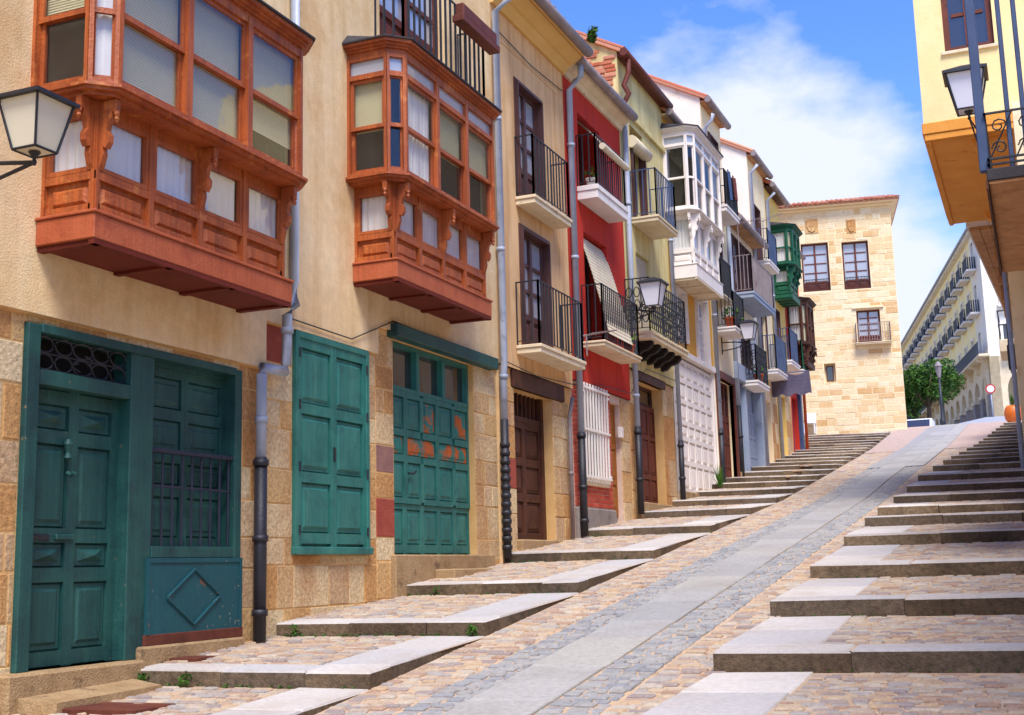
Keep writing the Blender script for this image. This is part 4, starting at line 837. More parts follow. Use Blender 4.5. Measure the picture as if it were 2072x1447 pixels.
pipe(h5, [(25.75, .06, 2.6), (25.75, .06, 9.0), (25.85, .3, 9.3), (25.85, .36, 9.55)], .05, 'zinc', [(25.75, .06, 5), (25.75, .06, 7)]); pipe(h5, [(25.75, .06, 1.3), (25.75, .06, 2.6)], .06, 'castiron', [(25.75, .06, 2.5), (25.75, .06, 1.8)])
# house 6: pale cream, tall
h6 = house('tall_cream_house', 'tall cream house with three small balconies, clothes hung on the highest, brown glazed street door', 29.4, 31.5, 11.6, 'pale', [(29.6, 31.3, 1.6, 4.5, .25), (30.1, 31.0, 8.9, 10.9, .2), (29.9, 30.8, 6.5, 8.4, .2), (29.85, 30.9, 5.75, 7.3, .0)][:3], zb=1.2, gable_mat='white')
window(h6, FA, 29.6, 31.3, 3.6, 4.5, -.2, 4, (.5,), .07, .025, .06, 'redbrown', 'darkglass', name='transom_window')
pdoor(h6, FA, 29.6, 30.45, 1.9, 3.6, -.2, [0, .5, 1], [.02, .3, .65, .98], 'redbrown', .1, .03, 'door'); pdoor(h6, FA, 30.455, 31.3, 1.9, 3.6, -.2, [0, .5, 1], [.02, .3, .65, .98], 'redbrown', .1, .03, 'door')
m = MB(); m.box(29.45, 31.4, -.1, .06, 4.5, 4.68, .01); m.box(29.45, 29.6, -.1, .05, 1.9, 4.5, .008); m.box(31.3, 31.45, -.1, .05, 1.9, 4.5, .008); m.build('door_frame', 'redbrown', h6)
m = MB(); m.box(29.45, 31.45, -.2, .08, 1.0, 1.9, .02); m.build('threshold', 'thresh', h6)
for a0, a1, c0, c1 in ((30.1, 31.0, 8.92, 10.88), (29.9, 30.8, 6.5, 8.38)): french(h6, a0, a1, c0, c1, -.15, 'winbrown', 'skyglass', surround=.05)
balcony(h6, 29.75, 31.2, .45, 8.68, .16, .95, 'whiteslab', .1, 'iron'); balcony(h6, 29.45, 30.6, .3, 6.42, .1, .95, 'slab', .1, 'iron'); balcony(h6, 29.65, 30.85, .52, 5.6, .12, .9, 'whiteslab', .1, 'iron')
for a_, c_, w2_, h_, lb in ((29.95, 'bluesteel', .32, .75, 'blue cloth hung over the highest balcony of the tall cream house'), (30.5, 'redbrown', .4, .6, 'dark red cloth hung over the highest balcony of the tall cream house')):
    m = MB()
    for k in range(8):
        f = lambda q: a_+w2_*q/8
        for z0_, z1_ in ((0, 1), (1, 0)): m.add([(f(k), .47+.02*math.sin(k*1.3)+z0_*.012, 9.8), (f(k+1), .47+.02*math.sin(k*1.3+1.3)+z0_*.012, 9.8), (f(k+1), .49+.03*math.sin(k*1.3+1.8)+z0_*.012, 9.8-h_), (f(k), .49+.03*math.sin(k*1.3+.5)+z0_*.012, 9.8-h_)], [(0, 1, 2, 3)])
    tag(recenter(m.build('hanging_cloth', c_)), lb, 'cloth', 'washing on the balcony')
roof(h6, 29.4, 31.5, 11.6, .16, soffit='soffitwood', gr=.085)
pipe(h6, [(29.5, .06, 3.2), (29.5, .06, 10.8), (29.5, .25, 11.0), (29.5, .3, 11.15)], .055, 'zinc', [(29.5, .06, 6), (29.5, .06, 9)]); pipe(h6, [(29.5, .06, 1.7), (29.5, .06, 3.2)], .065, 'castiron', [(29.5, .06, 3.1)])
# house 7: grey-blue shopfront, white upper wall
h7 = house('shop_house', 'low white house with a grey-blue painted shopfront and a wide grey balcony', 31.5, 34.85, 9.15, 'white', [(31.7, 34.7, 2.0, 5.0, .3), (32.1, 33.2, 7.0, 8.7, .2), (33.5, 34.4, 7.0, 8.7, .2), (32.7, 33.6, 4.9, 6.5, .2)], zb=1.4)
m = MB(); m.box(31.6, 31.8, -.2, .06, 2.1, 4.9, .01); m.box(32.6, 32.75, -.2, .05, 2.1, 4.9, .01); m.box(34.55, 34.75, -.2, .06, 2.1, 4.9, .01); m.box(31.55, 34.8, -.2, .1, 4.7, 5.15, .015); m.box(31.8, 32.6, -.25, -.15, 2.1, 2.9); m.box(32.75, 34.55, -.25, -.2, 4.1, 4.7); m.build('shopfront', 'greyblue', h7)
window(h7, FA, 31.8, 32.6, 2.9, 4.7, -.2, 1, (.5,), .05, .03, .06, 'greyblue', 'skyglass'); pdoor(h7, FA, 32.8, 33.65, 2.35, 4.1, -.2, [0, .5, 1], [.02, .3, .6, .98], 'greyblue', .1, .03); pdoor(h7, FA, 33.66, 34.5, 2.35, 4.1, -.2, [0, .5, 1], [.02, .3, .6, .98], 'greyblue', .1, .03)
m = MB(); m.box(31.55, 34.8, -.25, .08, 1.2, 2.3, .02); m.build('threshold', 'thresh', h7)
for a0, a1, c0, c1 in ((32.1, 33.2, 7.02, 8.68), (33.5, 34.4, 7.02, 8.68), (32.7, 33.6, 4.92, 6.48)): french(h7, a0, a1, c0, c1, -.15, 'winbrown', 'skyglass', surround=.04)
balcony(h7, 31.65, 34.45, .62, 6.82, .16, 1.0, 'greyblue', .1, 'gutter'); balcony(h7, 32.5, 34.0, .42, 4.62, .14, .98, 'whiteslab', .1, 'iron', scroll=True)
roof(h7, 31.5, 34.85, 9.15, .34, soffit='soffitwood', gr=.085)
pipe(h7, [(31.62, .06, 4.0), (31.62, .06, 8.9)], .055, 'zinc', [(31.62, .06, 7)]); pipe(h7, [(31.62, .06, 1.9), (31.62, .06, 4.0)], .065, 'castiron', [(31.62, .06, 3.2)])
# houses 8 and 9 and the red one at the end
h8 = house('white_gable_house', 'white gabled house with grey-railed balcony above a dark brown doorway', 34.85, 37.2, 11.85, 'pale', [(35.1, 36.2, 2.4, 4.6, .3), (35.3, 36.2, 8.6, 10.4, .2), (35.2, 36.1, 5.4, 7.2, .2)], zb=1.9, gable_mat='white')
pdoor(h8, FA, 35.1, 36.2, 2.6, 4.6, -.25, [0, .5, 1], [.02, .5, .98], 'redbrown', .1, .03); ashlar(h8, [(36.25, 37.15, 2.4, 5.0)], [], .002, (.4, .6), (.4, .5), depth=.02)
for c0, c1 in ((8.62, 10.38), (5.42, 7.18)): french(h8, 35.25, 36.15, c0, c1, -.15, 'winbrown', 'skyglass', surround=.04)
balcony(h8, 35.0, 36.4, .45, 8.45, .14, .95, 'whiteslab', .1, 'bluesteel'); balcony(h8, 34.95, 36.6, .5, 5.25, .14, 1.0, 'whiteslab', .07, 'bluesteel')
roof(h8, 34.85, 37.2, 11.85, .16, soffit='soffitwood', gr=.085); pipe(h8, [(34.95, .06, 2.6), (34.95, .06, 11.2), (34.95, .28, 11.45)], .055, 'zinc', [(34.95, .06, 8)])
h9 = house('yellow_house', 'yellow house with a green timber oriel high on its front', 37.2, 39.5, 11.6, 'yellow', [(37.5, 38.5, 2.8, 5.0, .3), (37.5, 38.3, 6.0, 7.7, .2)], zb=2.2, gable_mat='pale')
pdoor(h9, FA, 37.5, 38.5, 3.0, 5.0, -.25, [0, .5, 1], [.02, .5, .98], 'brown', .1, .03); french(h9, 37.5, 38.3, 6.02, 7.68, -.15, 'winbrown', 'skyglass', surround=.04); ashlar(h9, [(38.55, 39.45, 2.8, 5.2)], [], .002, (.4, .6), (.4, .5), depth=.02)
gy0 = F(1564, 520)[0]; oriel(h9, gy0-.1, gy0+1.1, 8.0, fas=.16, low=.85, up=1.1, dl=.5, du=.66, label='green timber oriel on the yellow house', W1='greenwood', W2='greenwood', W3='greenwood', ncol=2, nlow=2, shades={(0, 0): -1})
balcony(h9, 37.3, 38.7, .5, 5.85, .14, 1.0, 'whiteslab', .1, 'bluesteel'); roof(h9, 37.2, 39.5, 11.6, .22, soffit='brown', gr=.085); pipe(h9, [(37.3, .06, 3), (37.3, .06, 11), (37.3, .3, 11.25)], .055, 'zinc', [(37.3, .06, 8)])
h10 = house('end_house', 'narrow red house ending the row with a brown glazed oriel and blue doorway', 39.5, 41.6, 10.3, 'red', [(39.7, 40.6, 3.2, 5.2, .2)], zb=2.6)
pdoor(h10, FA, 39.7, 40.6, 3.3, 5.2, -.2, [0, .5, 1], [.02, .5, .98], 'bluesteel', .1, .03); m = MB(); m.box(40.7, 40.95, .0, .12, 3.2, 6.0, .01); m.build('blue_pilaster', 'bluesteel', h10)
oriel(h10, 40.0, 41.2, 6.2, fas=.12, low=.5, up=1.35, dl=.5, du=.62, label='brown glazed oriel on the end house', W1='brown', W2='brown', W3='brown', ncol=2, nlow=2, shades={(0, 0): -1})
balcony(h10, 39.55, 40.6, .45, 5.9, .12, .95, 'whiteslab', .1, 'greenwood'); roof(h10, 39.5, 41.6, 10.3, .3, gr=.08); pipe(h10, [(41.5, .1, 3.6), (41.5, .1, 10)], .05, 'terracotta')
# grey canvas hung out from the wall
m = MB(FW); n = 16; za_ = FY(1580, 757, 36.4)[1]; zb_ = FY(1580, 800, 36.4)[1]
def P_(i, j, o=0): return (-7+1.15*i/n, 36.4+o+.05*math.sin(i*.7+j*.5)+.1*j/6, za_+.06*math.sin(i*.45)*(1-j/6)-(za_-zb_)*j/6-.04*math.sin(i*1.15)*(j/6))
for k in range(n):
    for s in range(6):
        for o in (0, .012): m.add([P_(k, s, o), P_(k+1, s, o), P_(k+1, s+1, o), P_(k, s+1, o)], [(0, 1, 2, 3)])
m.tube([(-7, 36.42, za_+.02), (-5.85, 36.42, za_+.03)], .02, 6)
tag(recenter(m.build('awning', 'awning')), 'grey-purple canvas hung out from the wall near the top of the left steps', 'awning')
# ------------------------------------------------------------------ stone tower at the head of the steps
TA = R(10); tR = Vector((-4.52, 50.67, 0)); FT = Fr(tR, (-math.cos(TA), -math.sin(TA), 0), (math.sin(TA), -math.cos(TA), 0))
def TP(x, y):
    """picture point on the tower front -> (along from the right corner, up)"""
    d = ray(x, y); n = FT.n; k = FT.o.dot(n)/d.dot(n); q = d*k; return (q-FT.o).dot(FT.u), q.z
tw = thing('stone_tower', (-6.5, 50.5, 5), 'tall pale sandstone house with two carved shields, facing down the street', 'house')
zt = TP(1800, 415)[1]; W_ = 5.2; b0 = 4.2
wins = []
for xl, xr, yt, yb in ((1619.5, 1675, 494, 592), (1702, 1756, 490, 587), (1732, 1780, 628, 695), (1667, 1690, 736, 775)):
    a1, z1 = TP(xl, yt); a0, _ = TP(xr, yt); _, z0 = TP(xl, yb); wins.append((a0, a1, z0, z1))
m = MB(FT); wall_sheet(m, 0, W_, b0, zt, 0, [w_+(.25,) for w_ in wins]); m.add([(0, 0, b0), (0, 0, zt), (0, -8, zt), (0, -8, b0)], [(0, 1, 2, 3)]); m.add([(W_, 0, b0), (W_, 0, zt), (W_, -8, zt), (W_, -8, b0)], [(0, 1, 2, 3)]); m.add([(0, -8, b0), (W_, -8, b0), (W_, -8, zt), (0, -8, zt)], [(0, 1, 2, 3)]); m.build('wall', 'towermortar', tw)
ashlar(tw, [(0, 4.7, 4.6, zt-.02)], [(a0-.02, a1+.02, z0-.02, z1+.02) for a0, a1, z0, z1 in wins], .0, (.16, .3), (.26, .66), 'tower', .05, fr=FT, gap=.018, jut=.014)
FT2 = Fr(tR, (0.17, .985, 0), (.985, -.17, 0))
m = MB(FT); m.box(-.12, W_+.1, -8.1, .12, zt, zt+.1, .02); m.box(-.3, W_+.2, -8.2, .3, zt+.1, zt+.16, .01); m.build('cornice', 'towermortar', tw)
m = MB(FT); m.prism([(.36, zt+.16), (.36, zt+.2), (-4, zt+1.5), (-8.3, zt+.2), (-8.3, zt+.16)], 'a', -.36, W_+.3); rf = m.build('roof', 'clay', tw)
v, f = [], []
for k in range(7):
    th = math.pi*k/6; v += [(math.cos(th)*.09, 0, math.sin(th)*.07), (math.cos(th)*.09, 4.4, math.sin(th)*.07)]
f = [(2*k, 2*k+1, 2*k+3, 2*k+2) for k in range(6)]+[tuple(range(0, 14, 2))]; me = bpy.data.meshes.new('roof_tile'); me.from_pydata(v, [], f); me.materials.append(M['clay'])
for k in range(28): put('roof_tile', me, rf, loc=FT.p(-.3+k*.2, .42, zt+.2), rot=(math.atan(.3), 0, TA))
for i, (a0, a1, z0, z1) in enumerate(wins):
    if i == 3:
        window(tw, FT, a0+.08, a1-.08, z0+.08, z1-.08, -.22, 1, (), .04, .03, .04, 'winbrown', 'darkglass'); continue
    window(tw, FT, a0, a1, z0, z1, -.22, 2, (.25, .5, .75), .07, .035, .06, 'redbrown', 'skyglass', solid=.18)
    if i < 2:
        m = MB(FT); n = 9
        for k in range(n+1): x = a0+.02+(a1-a0-.04)*k/n; m.box(x-.009, x+.009, -.05, -.032, z0, z0+.5)
        m.box(a0, a1, -.052, -.03, z0+.48, z0+.51); m.build('window_rail', 'iron', tw)
    else:
        bl = balcony(tw, a0-.35, a1+.1, .32, z0-.1, .08, .78, 'slab', .1, 'gutter', fr=FT)
        m = MB(FT); m.box(a0-.15, a1+.15, .0, .08, z1+.05, z1+.13, .01); m.build('window_hood', 'towermortar', tw)
for px, py, wd, hg in ((1642, 458, 26, 30), (1722, 458, 18, 28)):
    a, z = TP(px, py); w2, h2_ = wd/2*.02, hg/2*.02; m = MB(FT); m.box(a-w2, a+w2, .0, .03, z-h2_, z+h2_, .006)
    sh_ = [(a-w2*.7, z+h2_*.75), (a+w2*.7, z+h2_*.75), (a+w2*.72, z), (a+w2*.45, z-h2_*.6), (a, z-h2_*.85), (a-w2*.45, z-h2_*.6), (a-w2*.72, z)]; m.prism(sh_, 'b', .03, .06); m.tube([(x, .06, y) for x, y in sh_], .014, 6, True)
    m.box(a-.015, a+.015, .06, .075, z-h2_*.5, z+h2_*.6); m.box(a-w2*.5, a+w2*.5, .06, .072, z-.01, z+.02); m.build('carved_shield', 'ashlar', tw)
m = MB(FT); m.tube([(4.55, .1, 4.6), (4.55, .1, zt)], .05, 8); m.build('drainpipe', 'terracotta', tw, True)
# ------------------------------------------------------------------ arcaded building across the upper square
AC = Vector((FY(2012, 842, 100)[0], 100, 0)); az = FY(2012, 842, 100)[1]; AD = R(11.1); FB = Fr(AC, (-math.sin(AD), math.cos(AD), 0), (-math.cos(AD), -math.sin(AD), 0)); FB2 = Fr(AC, (math.cos(AD), math.sin(AD), 0), (math.sin(AD), -math.cos(AD), 0))
ar = thing('arcaded_building', (AC.x, 100, az), 'long yellow and white building with an arcade and rows of balconies beyond the square', 'building')
def zz(y): return FY(1990, y, 100)[1]
S = [az-3, zz(722), zz(622), zz(532), zz(455)]; sp = 3.7; nb = 16
def arch(m, fr, a0, a1, c0, c1, r, zs):
    am = (a0+a1)/2; P_ = [(a0, c0), (a0, c1), (a1, c1), (a1, c0), (am+r, c0)]+[(am+r*math.cos(math.pi*k/12), zs+r*math.sin(math.pi*k/12)) for k in range(13)]+[(am-r, c0)]
    m.prism(P_, 'b', -.7, 0)
for k in range(nb):
    m = MB(FB); a0 = 1.2+sp*k; zs = S[1]-2.4; arch(m, FB, a0, a0+sp, S[0], S[1], 1.25, zs); m.build('arch', 'slab', ar)
    m = MB(FB); m.box(a0-.62, a0+.62, -.75, .08, S[0], zs-.35); m.build('pier', 'concrete', ar)
    m = MB(FB); m.box(a0-.7, a0+.7, -.8, .14, zs-.35, zs-.05, .03); m.build('capital', 'slab', ar)
    m = MB(FB); m.prism([(.0, S[1]), (.75, S[1]), (.75, S[1]-.18), (.35, S[1]-.3), (.3, S[1]-.7), (0, S[1]-.8)], 'a', a0-.25, a0+.25); m.build('corbel', 'slab', ar)
m = MB(FB); m.box(0, 1.2, -.7, 0, S[0], S[1]); m.box(0, 62, -5, -4.5, S[0], S[1]); m.build('arcade_wall', 'slab', ar)
hol = []
for k in range(nb):
    for j in (1, 2, 3): a0 = 1.2+sp*k+sp*.5; hol.append((a0-.55, a0+.55, S[j]+.12, S[j]+2.35, .3))
m = MB(FB); wall_sheet(m, 4.5, 62, S[1], S[4], -.05, [h for h in hol if h[0] > 4.5]); m.build('yellow_wall', 'lightyellow', ar)
m = MB(FB); wall_sheet(m, 0, 4.5, S[1], S[4], .0, [h for h in hol if h[1] < 4.5]); m.build('corner_wall', 'white', ar)
for j in (1, 2, 3):
    for k in range(nb):
        a0 = 1.2+sp*k+sp*.5; m = MB(FB); m.box(a0-.55, a0+.55, -.2, -.15, S[j]+.12, S[j]+2.35); m.box(a0-.03, a0+.03, -.15, -.12, S[j]+.12, S[j]+2.35); w_ = m.build('window', 'skyglass', ar)
        m = MB(FB); m.box(a0-.68, a0-.55, -.04, .06, S[j]+.12, S[j]+2.5); m.box(a0+.55, a0+.68, -.04, .06, S[j]+.12, S[j]+2.5); m.box(a0-.55, a0+.55, -.04, .06, S[j]+2.35, S[j]+2.5); m.build('window_surround', 'white', ar)
        if j > 1:
            m = MB(FB); m.box(a0-1.1, a0+1.1, 0, .75, S[j]-.12, S[j]+.06, .03); b_ = m.build('balcony', 'whiteslab', ar)
            m = MB(FB); m.box(a0-1.05, a0+1.05, .68, .72, S[j]+1.0, S[j]+1.05); m.box(a0-1.05, a0+1.05, .68, .72, S[j]+.1, S[j]+.2)
            for q in range(12): x = a0-1.05+2.1*q/12; m.box(x, x+.11, .69, .71, S[j]+.2, S[j]+1.0)
            for x in (a0-1.05, a0+1.03):
                for q in range(4): m.box(x, x+.03, .05+.17*q, .14+.17*q, S[j]+.06, S[j]+1.03)
            m.build('railing', 'navyiron', b_)
m = MB(FB); m.box(-.4, 62, -.02, .8, S[1]-.02, S[1]+.18, .03); b_ = m.build('long_balcony', 'slab', ar)
m = MB(FB)
for k in range(120): x = .1+k*.5; m.box(x, x+.34, .7, .73, S[1]+.3, S[1]+1.1)
m.box(0, 60, .69, .74, S[1]+1.1, S[1]+1.18); m.box(0, 60, .69, .74, S[1]+.18, S[1]+.28); m.build('railing', 'navyiron', b_)
m = MB(FB); m.box(-.3, 62, -5, .4, S[4], S[4]+.22, .04); m.build('cornice', 'white', ar); m = MB(FB); m.prism([(.45, S[4]+.22), (.45, S[4]+.34), (-4, S[4]+2.0), (-4, S[4]+1.8)], 'a', -.35, 62); m.tube([(-.5, .5, S[4]+.24), (62, .5, S[4]+.24)], .1, 8); m.build('roof', 'zinc', ar)
m = MB(FB2); wall_sheet(m, 0, 16, S[1], S[4], 0, [(x, x+1.0, S[j]+.1, S[j]+2.4, .3) for j in (1, 2, 3) for x in (1.2, 4.2)]); m.build('side_wall', 'white', ar)
for j in (1, 2, 3):
    m = MB(FB2); m.box(1.2, 2.2, -.25, -.2, S[j]+.1, S[j]+2.4); m.build('window', 'darkglass', ar); m = MB(FB2); m.box(4.2, 5.2, -.25, -.2, S[j]+.1, S[j]+2.4); m.build('window', 'darkglass', ar)
    m = MB(FB2); m.box(.9, 2.5, 0, .6, S[j]-.1, S[j]+.06); b_ = m.build('balcony', 'whiteslab', ar); m = MB(FB2)
    for k in range(12): m.box(.95+k*.135, .97+k*.135, .55, .57, S[j]+.06, S[j]+1.0)
    m.box(.92, 2.5, .54, .58, S[j]+1.0, S[j]+1.04); m.build('railing', 'iron', b_)
m = MB(FB2); arch(m, FB2, 0, 5.5, S[0], S[1], 1.6, S[1]-2.6); m.box(5.5, 16, -.7, 0, S[0], S[1]); m.box(0, 5.5, -3.2, -3.0, S[0], S[1]); m.build('side_arch', 'slab', ar)
# ------------------------------------------------------------------ right-hand houses
FRt = Fr((.5, 0, 0), (0, 1, 0), (-1, 0, 0)); G2 = 'houses along the right side of the street'
r1 = thing('balcony_house', (1.5, 14, gz(14)), 'house with a dark scrolled iron balcony on blue posts at the right edge', 'house', G2)
m = MB(FW); m.box(1.3, 5, 4, 20.5, -2, 6.6); m.build('wall', 'pale', r1)
bx0 = FY(1995, 345, 13.5)[0]; bz = FY(1998, 372, 13.5)[1]
m = MB(FW); m.box(bx0+.02, 1.32, 13.52, 18.0, bz, bz+.03); m.build('balcony_underside', 'soffitwood', r1)
m = MB(FW); m.box(bx0, 1.32, 13.5, 18.02, bz+.03, bz+.16, .01); bl = m.build('balcony', 'slate', r1)
m = MB(FW); m.box(bx0-.012, bx0+.012, 13.5, 18, bz-.05, bz+.03); m.build('edge_strip', 'brown', r1)
m = MB(FW); rz0 = bz+.16
for z_ in (rz0+.04, rz0+.1, rz0+.6): m.box(bx0+.02, 1.3, 13.52, 13.545, z_, z_+.02); m.box(bx0+.02, bx0+.045, 13.52, 18, z_, z_+.02)
for s_ in range(6):
    for q in (0, 1):
        cx_ = bx0+.16+s_*.26; m.tube([(cx_+.085*(1-.07*k)*math.cos(k*.7)*(1 if q else -1), 13.53, rz0+.22+.24*q+.085*(1-.07*k)*math.sin(k*.7)) for k in range(12)], .009, 6)
    m.tube([(bx0+.05+s_*.26, 13.53, rz0+.1), (bx0+.3+s_*.26, 13.53, rz0+.6)], .009, 6)
for k in range(14): y = 13.8+k*.3; m.box(bx0+.025, bx0+.04, y-.008, y+.008, rz0+.04, rz0+.6)
m.build('scroll_railing', 'iron', bl)
for px, wd, yy in ((1977, .1, 13.56), (2034, .05, 13.6), (2066, .05, 13.6)):
    x = FY(px, 180, yy)[0]; m = MB(FW); m.box(x-wd/2, x+wd/2, yy, yy+wd, rz0, 6.6, .008); m.build('post', 'bluesteel', r1)
# yellow overhanging house
r2 = thing('overhanging_house', (.5, 24, gz(24)), 'yellow house whose upper floor juts out over orange boards and corbels', 'house', G2)
nx, nz = FY(1871.5, 287, 22); yw = [FY(1905, 0, 22), FY(2011, 92, 22)]; wz0 = FY(1960, 98, 22)[1]
hole = (FY(1908, 60, 22)[0], FY(2010, 60, 22)[0], wz0, wz0+1.6, .18); Fy = Fr((0, 22, 0), (1, 0, 0), (0, -1, 0))
m = MB(Fy); wall_sheet(m, nx, 3.5, nz+.3, 10.6, 0, [hole]); m.add([(nx, 0, nz+.3), (nx, 0, 10.6), (nx, -6, 10.6), (nx, -6, nz+.3)], [(0, 1, 2, 3)]); m.build('upper_wall', 'paleyellow', r2)
m = MB(Fy); m.box(nx-.03, 3.5, -6, .04, nz+.12, nz+.32, .01); m.box(nx, 3.5, -6, .02, nz, nz+.12, .01); m.build('floor_band', 'orangesoffit', r2)
m = MB(Fy); m.box(nx+.1, 3.5, -5.95, -.05, nz-.01, nz); m.box(nx+.02, nx+.1, -5.95, -.02, nz-.04, nz); m.build('soffit', 'orangesoffit', r2)
for y_ in (-.35, -5.4): m = MB(Fy); m.prism([(nx+.75, nz-.01), (nx+.8, nz-.14), (nx+.95, nz-.24), (nx+1.15, nz-.28), (3, nz-.28), (3, nz-.01)], 'b', y_-.12, y_+.12); m.build('corbel', 'orangesoffit', r2)
window(r2, Fy, hole[0], hole[1], wz0, wz0+1.6, -.15, 2, (.42,), .1, .05, .07, 'redbrown', 'darkglass'); m = MB(Fy); m.box(hole[0]-.06, hole[1]+.06, -.05, .05, wz0-.06, wz0, .008); m.build('window_sill', 'slab', r2)
m = MB(FW); m.box(.15, 4, 20.6, 28, -1, nz); m.build('lower_wall', 'pale', r2)
# house with the deep boarded eave
r3 = thing('boarded_eave_house', (.2, 34, gz(34)), 'house under a deep brown boarded eave with small balcony and cables on the right', 'house', G2)
m = MB(FW); m.box(-.2, 4, 28.1, 47, 0, 7.0); m.build('wall', 'pale', r3)
e0 = (FY(1962, 470, 28.2)[0], 28.2); e1 = (FY(2043, 650, 40)[0], 40.0)
for k in range(5):
    f0, f1 = k/5, (k+1)/5-.01; m = MB(FW); x0, x1 = e0[0]+(.2-e0[0])*f0, e0[0]+(.2-e0[0])*f1; x2, x3 = e1[0]+(.2-e1[0])*f1, e1[0]+(.2-e1[0])*f0
    m.add([(x0, 28.2, 7.02), (x1, 28.2, 7.02), (x2, 40, 7.02), (x3, 40, 7.02), (x0, 28.2, 7.1), (x1, 28.2, 7.1), (x2, 40, 7.1), (x3, 40, 7.1)], [(0, 1, 2, 3), (4, 5, 6, 7), (0, 1, 5, 4), (1, 2, 6, 5), (2, 3, 7, 6), (3, 0, 4, 7)]); m.build('soffit_board', 'soffitwood', r3)
m = MB(FW); m.add([(e0[0]-.06, 28.1, 7.1), (e0[0]-.06, 28.1, 7.25), (e1[0]-.06, 40.1, 7.25), (e1[0]-.06, 40.1, 7.1), (2, 28.1, 7.1), (2, 28.1, 7.25), (2, 40.1, 7.25), (2, 40.1, 7.1)], [(0, 1, 2, 3), (4, 5, 6, 7), (0, 1, 5, 4), (3, 2, 6, 7), (0, 3, 7, 4), (1, 2, 6, 5)]); m.build('eave_edge', 'whiteslab', r3)
for k in range(5): y = 30+k*2.3; m = MB(FW); m.prism([(y-.12, 7.0), (y+.12, 7.0), (y+.12, 6.6), (y-.12, 6.6)], 'a', -.45, -.2); m.build('corbel', 'soffitwood', r3)
yb_ = 41.5; bz_ = FY(2030, 712, yb_)[1]; xb_ = FY(2022, 700, yb_)[0]; m = MB(FW); m.box(xb_, -.2, yb_, 43.5, bz_, bz_+.4, .02); bl = m.build('balcony', 'slab', r3)
m = MB(FW)
for k in range(6): m.box(xb_+.02, xb_+.04, yb_+.05+k*.35, yb_+.07+k*.35, bz_+.4, bz_+1.3)
for z_ in (.85, 1.3): m.box(xb_+.01, -.2, yb_+.02, yb_+.05, bz_+z_, bz_+z_+.04); m.box(xb_+.01, xb_+.05, yb_+.05, 43.5, bz_+z_, bz_+z_+.04)
m.build('railing', 'iron', bl)
m = MB(FW); m.tube([(-.28, 30, .5), (-.28, 30, 6.4)], .05, 8); m.build('drainpipe', 'zinc', r3, True)
m = MB(FW)
for k in range(4): m.tube([(-.3-.02*k, 31+.3*k, 5.8-.1*k), (-.36, 31.5+.3*k, 5.0-.2*k), (-.3, 32+.2*k, 4.4), (-.27, 32+.2*k, 2.5)], .014, 6)
m.box(-.42, -.2, 33, 33.4, 4.6, 5.2, .02); m.build('cables', 'iron', r3)
# ------------------------------------------------------------------ street lamps on brackets
def lantern(c, w_, wallp, label, gmat='lampwhite', scroll=False):
    """tapered four-sided lantern; c = centre of the glass, wallp = where its bracket meets the wall"""
    c = Vector(c); t = thing('wall_lamp', c, label, 'street lamp', 'bracket lamps along the street'); h = w_*.95; wt, wb = w_/2, w_*.28
    def ring(hw, z): return [(c.x+sx*hw, c.y+sy*hw, c.z+z) for sx, sy in ((-1, -1), (1, -1), (1, 1), (-1, 1))]
    F4 = Fr((0, 0, 0), (1, 0, 0), (0, 1, 0)); m = MB(F4); a, b = ring(wb*.94, -h/2), ring(wt*.9, h/2); m.add(a+b, [(0, 1, 5, 4), (1, 2, 6, 5), (2, 3, 7, 6), (3, 0, 4, 7), (0, 1, 2, 3)]); m.build('glass', gmat, t)
    m = MB(F4)
    for i in range(4): p, q = ring(wb, -h/2)[i], ring(wt*.95, h/2)[i]; m.tube([p, q], w_*.026, 6); m.tube([ring(wb, -h/2)[i], ring(wb, -h/2)[(i+1) % 4]], w_*.026, 6)
    m.add(ring(wt*1.12, h/2)+ring(wt*1.12, h/2+w_*.07)+ring(w_*.1, h/2+w_*.3), [(0, 1, 2, 3), (0, 1, 5, 4), (1, 2, 6, 5), (2, 3, 7, 6), (3, 0, 4, 7), (4, 5, 9, 8), (5, 6, 10, 9), (6, 7, 11, 10), (7, 4, 8, 11), (8, 9, 10, 11)])
    m.lathe((c.x, c.y, c.z-h/2-w_*.22), [(.01, -.02), (w_*.05, 0), (w_*.03, w_*.08), (w_*.12, w_*.2)], 8); m.build('frame', 'iron', t)
    m = MB(F4); e = Vector((c.x, c.y, c.z-h/2-w_*.22)); wv = Vector(wallp); m.tube([tuple(e), tuple((e+wv)/2+Vector((0, 0, .02))), tuple(wv)], .016, 6); lo = wv+Vector((0, 0, -.5*w_*1.1)); m.tube([tuple(e), tuple((e+lo)/2+Vector((0, 0, -.03))), tuple(lo)], .014, 6)
    m.box(wv.x-.02, wv.x+.02, wv.y-.03, wv.y+.03, lo.z-.08, wv.z+.12)
    if scroll:
        for s_ in range(3): m.tube([tuple(e.lerp(lo, .3+.22*s_)+Vector((.09*math.cos(k*.75)*(1-.06*k), 0, .12+.09*math.sin(k*.75)*(1-.06*k)))) for k in range(11)], .011, 6)
    m.build('bracket', 'iron', t); return t
y_, z_ = F(72, 258, -6.1); lantern((-6.1, y_, z_), .36, (-7, y_+.05, z_-.15), 'large near lantern with cream glass on the cream house', 'lampglass')
y_, z_ = F(1322, 598, -6.3); lantern((-6.3, y_, z_), .44, (-7, y_+.05, z_-.2), 'white lantern on a scrolled bracket beside the ornate black balcony', scroll=True)
y_, z_ = F(1515, 672, -6.3); lantern((-6.3, y_, z_), .4, (-7, y_, z_-.2), 'white lantern above the lower balcony of the shop house')
x_, z_ = FY(1625, 738, 48.5); lantern((x_, 48.5, z_), .32, (x_-.2, 49.6, z_-.15), 'small yellowish lantern at the left edge of the stone tower', 'lampglass')
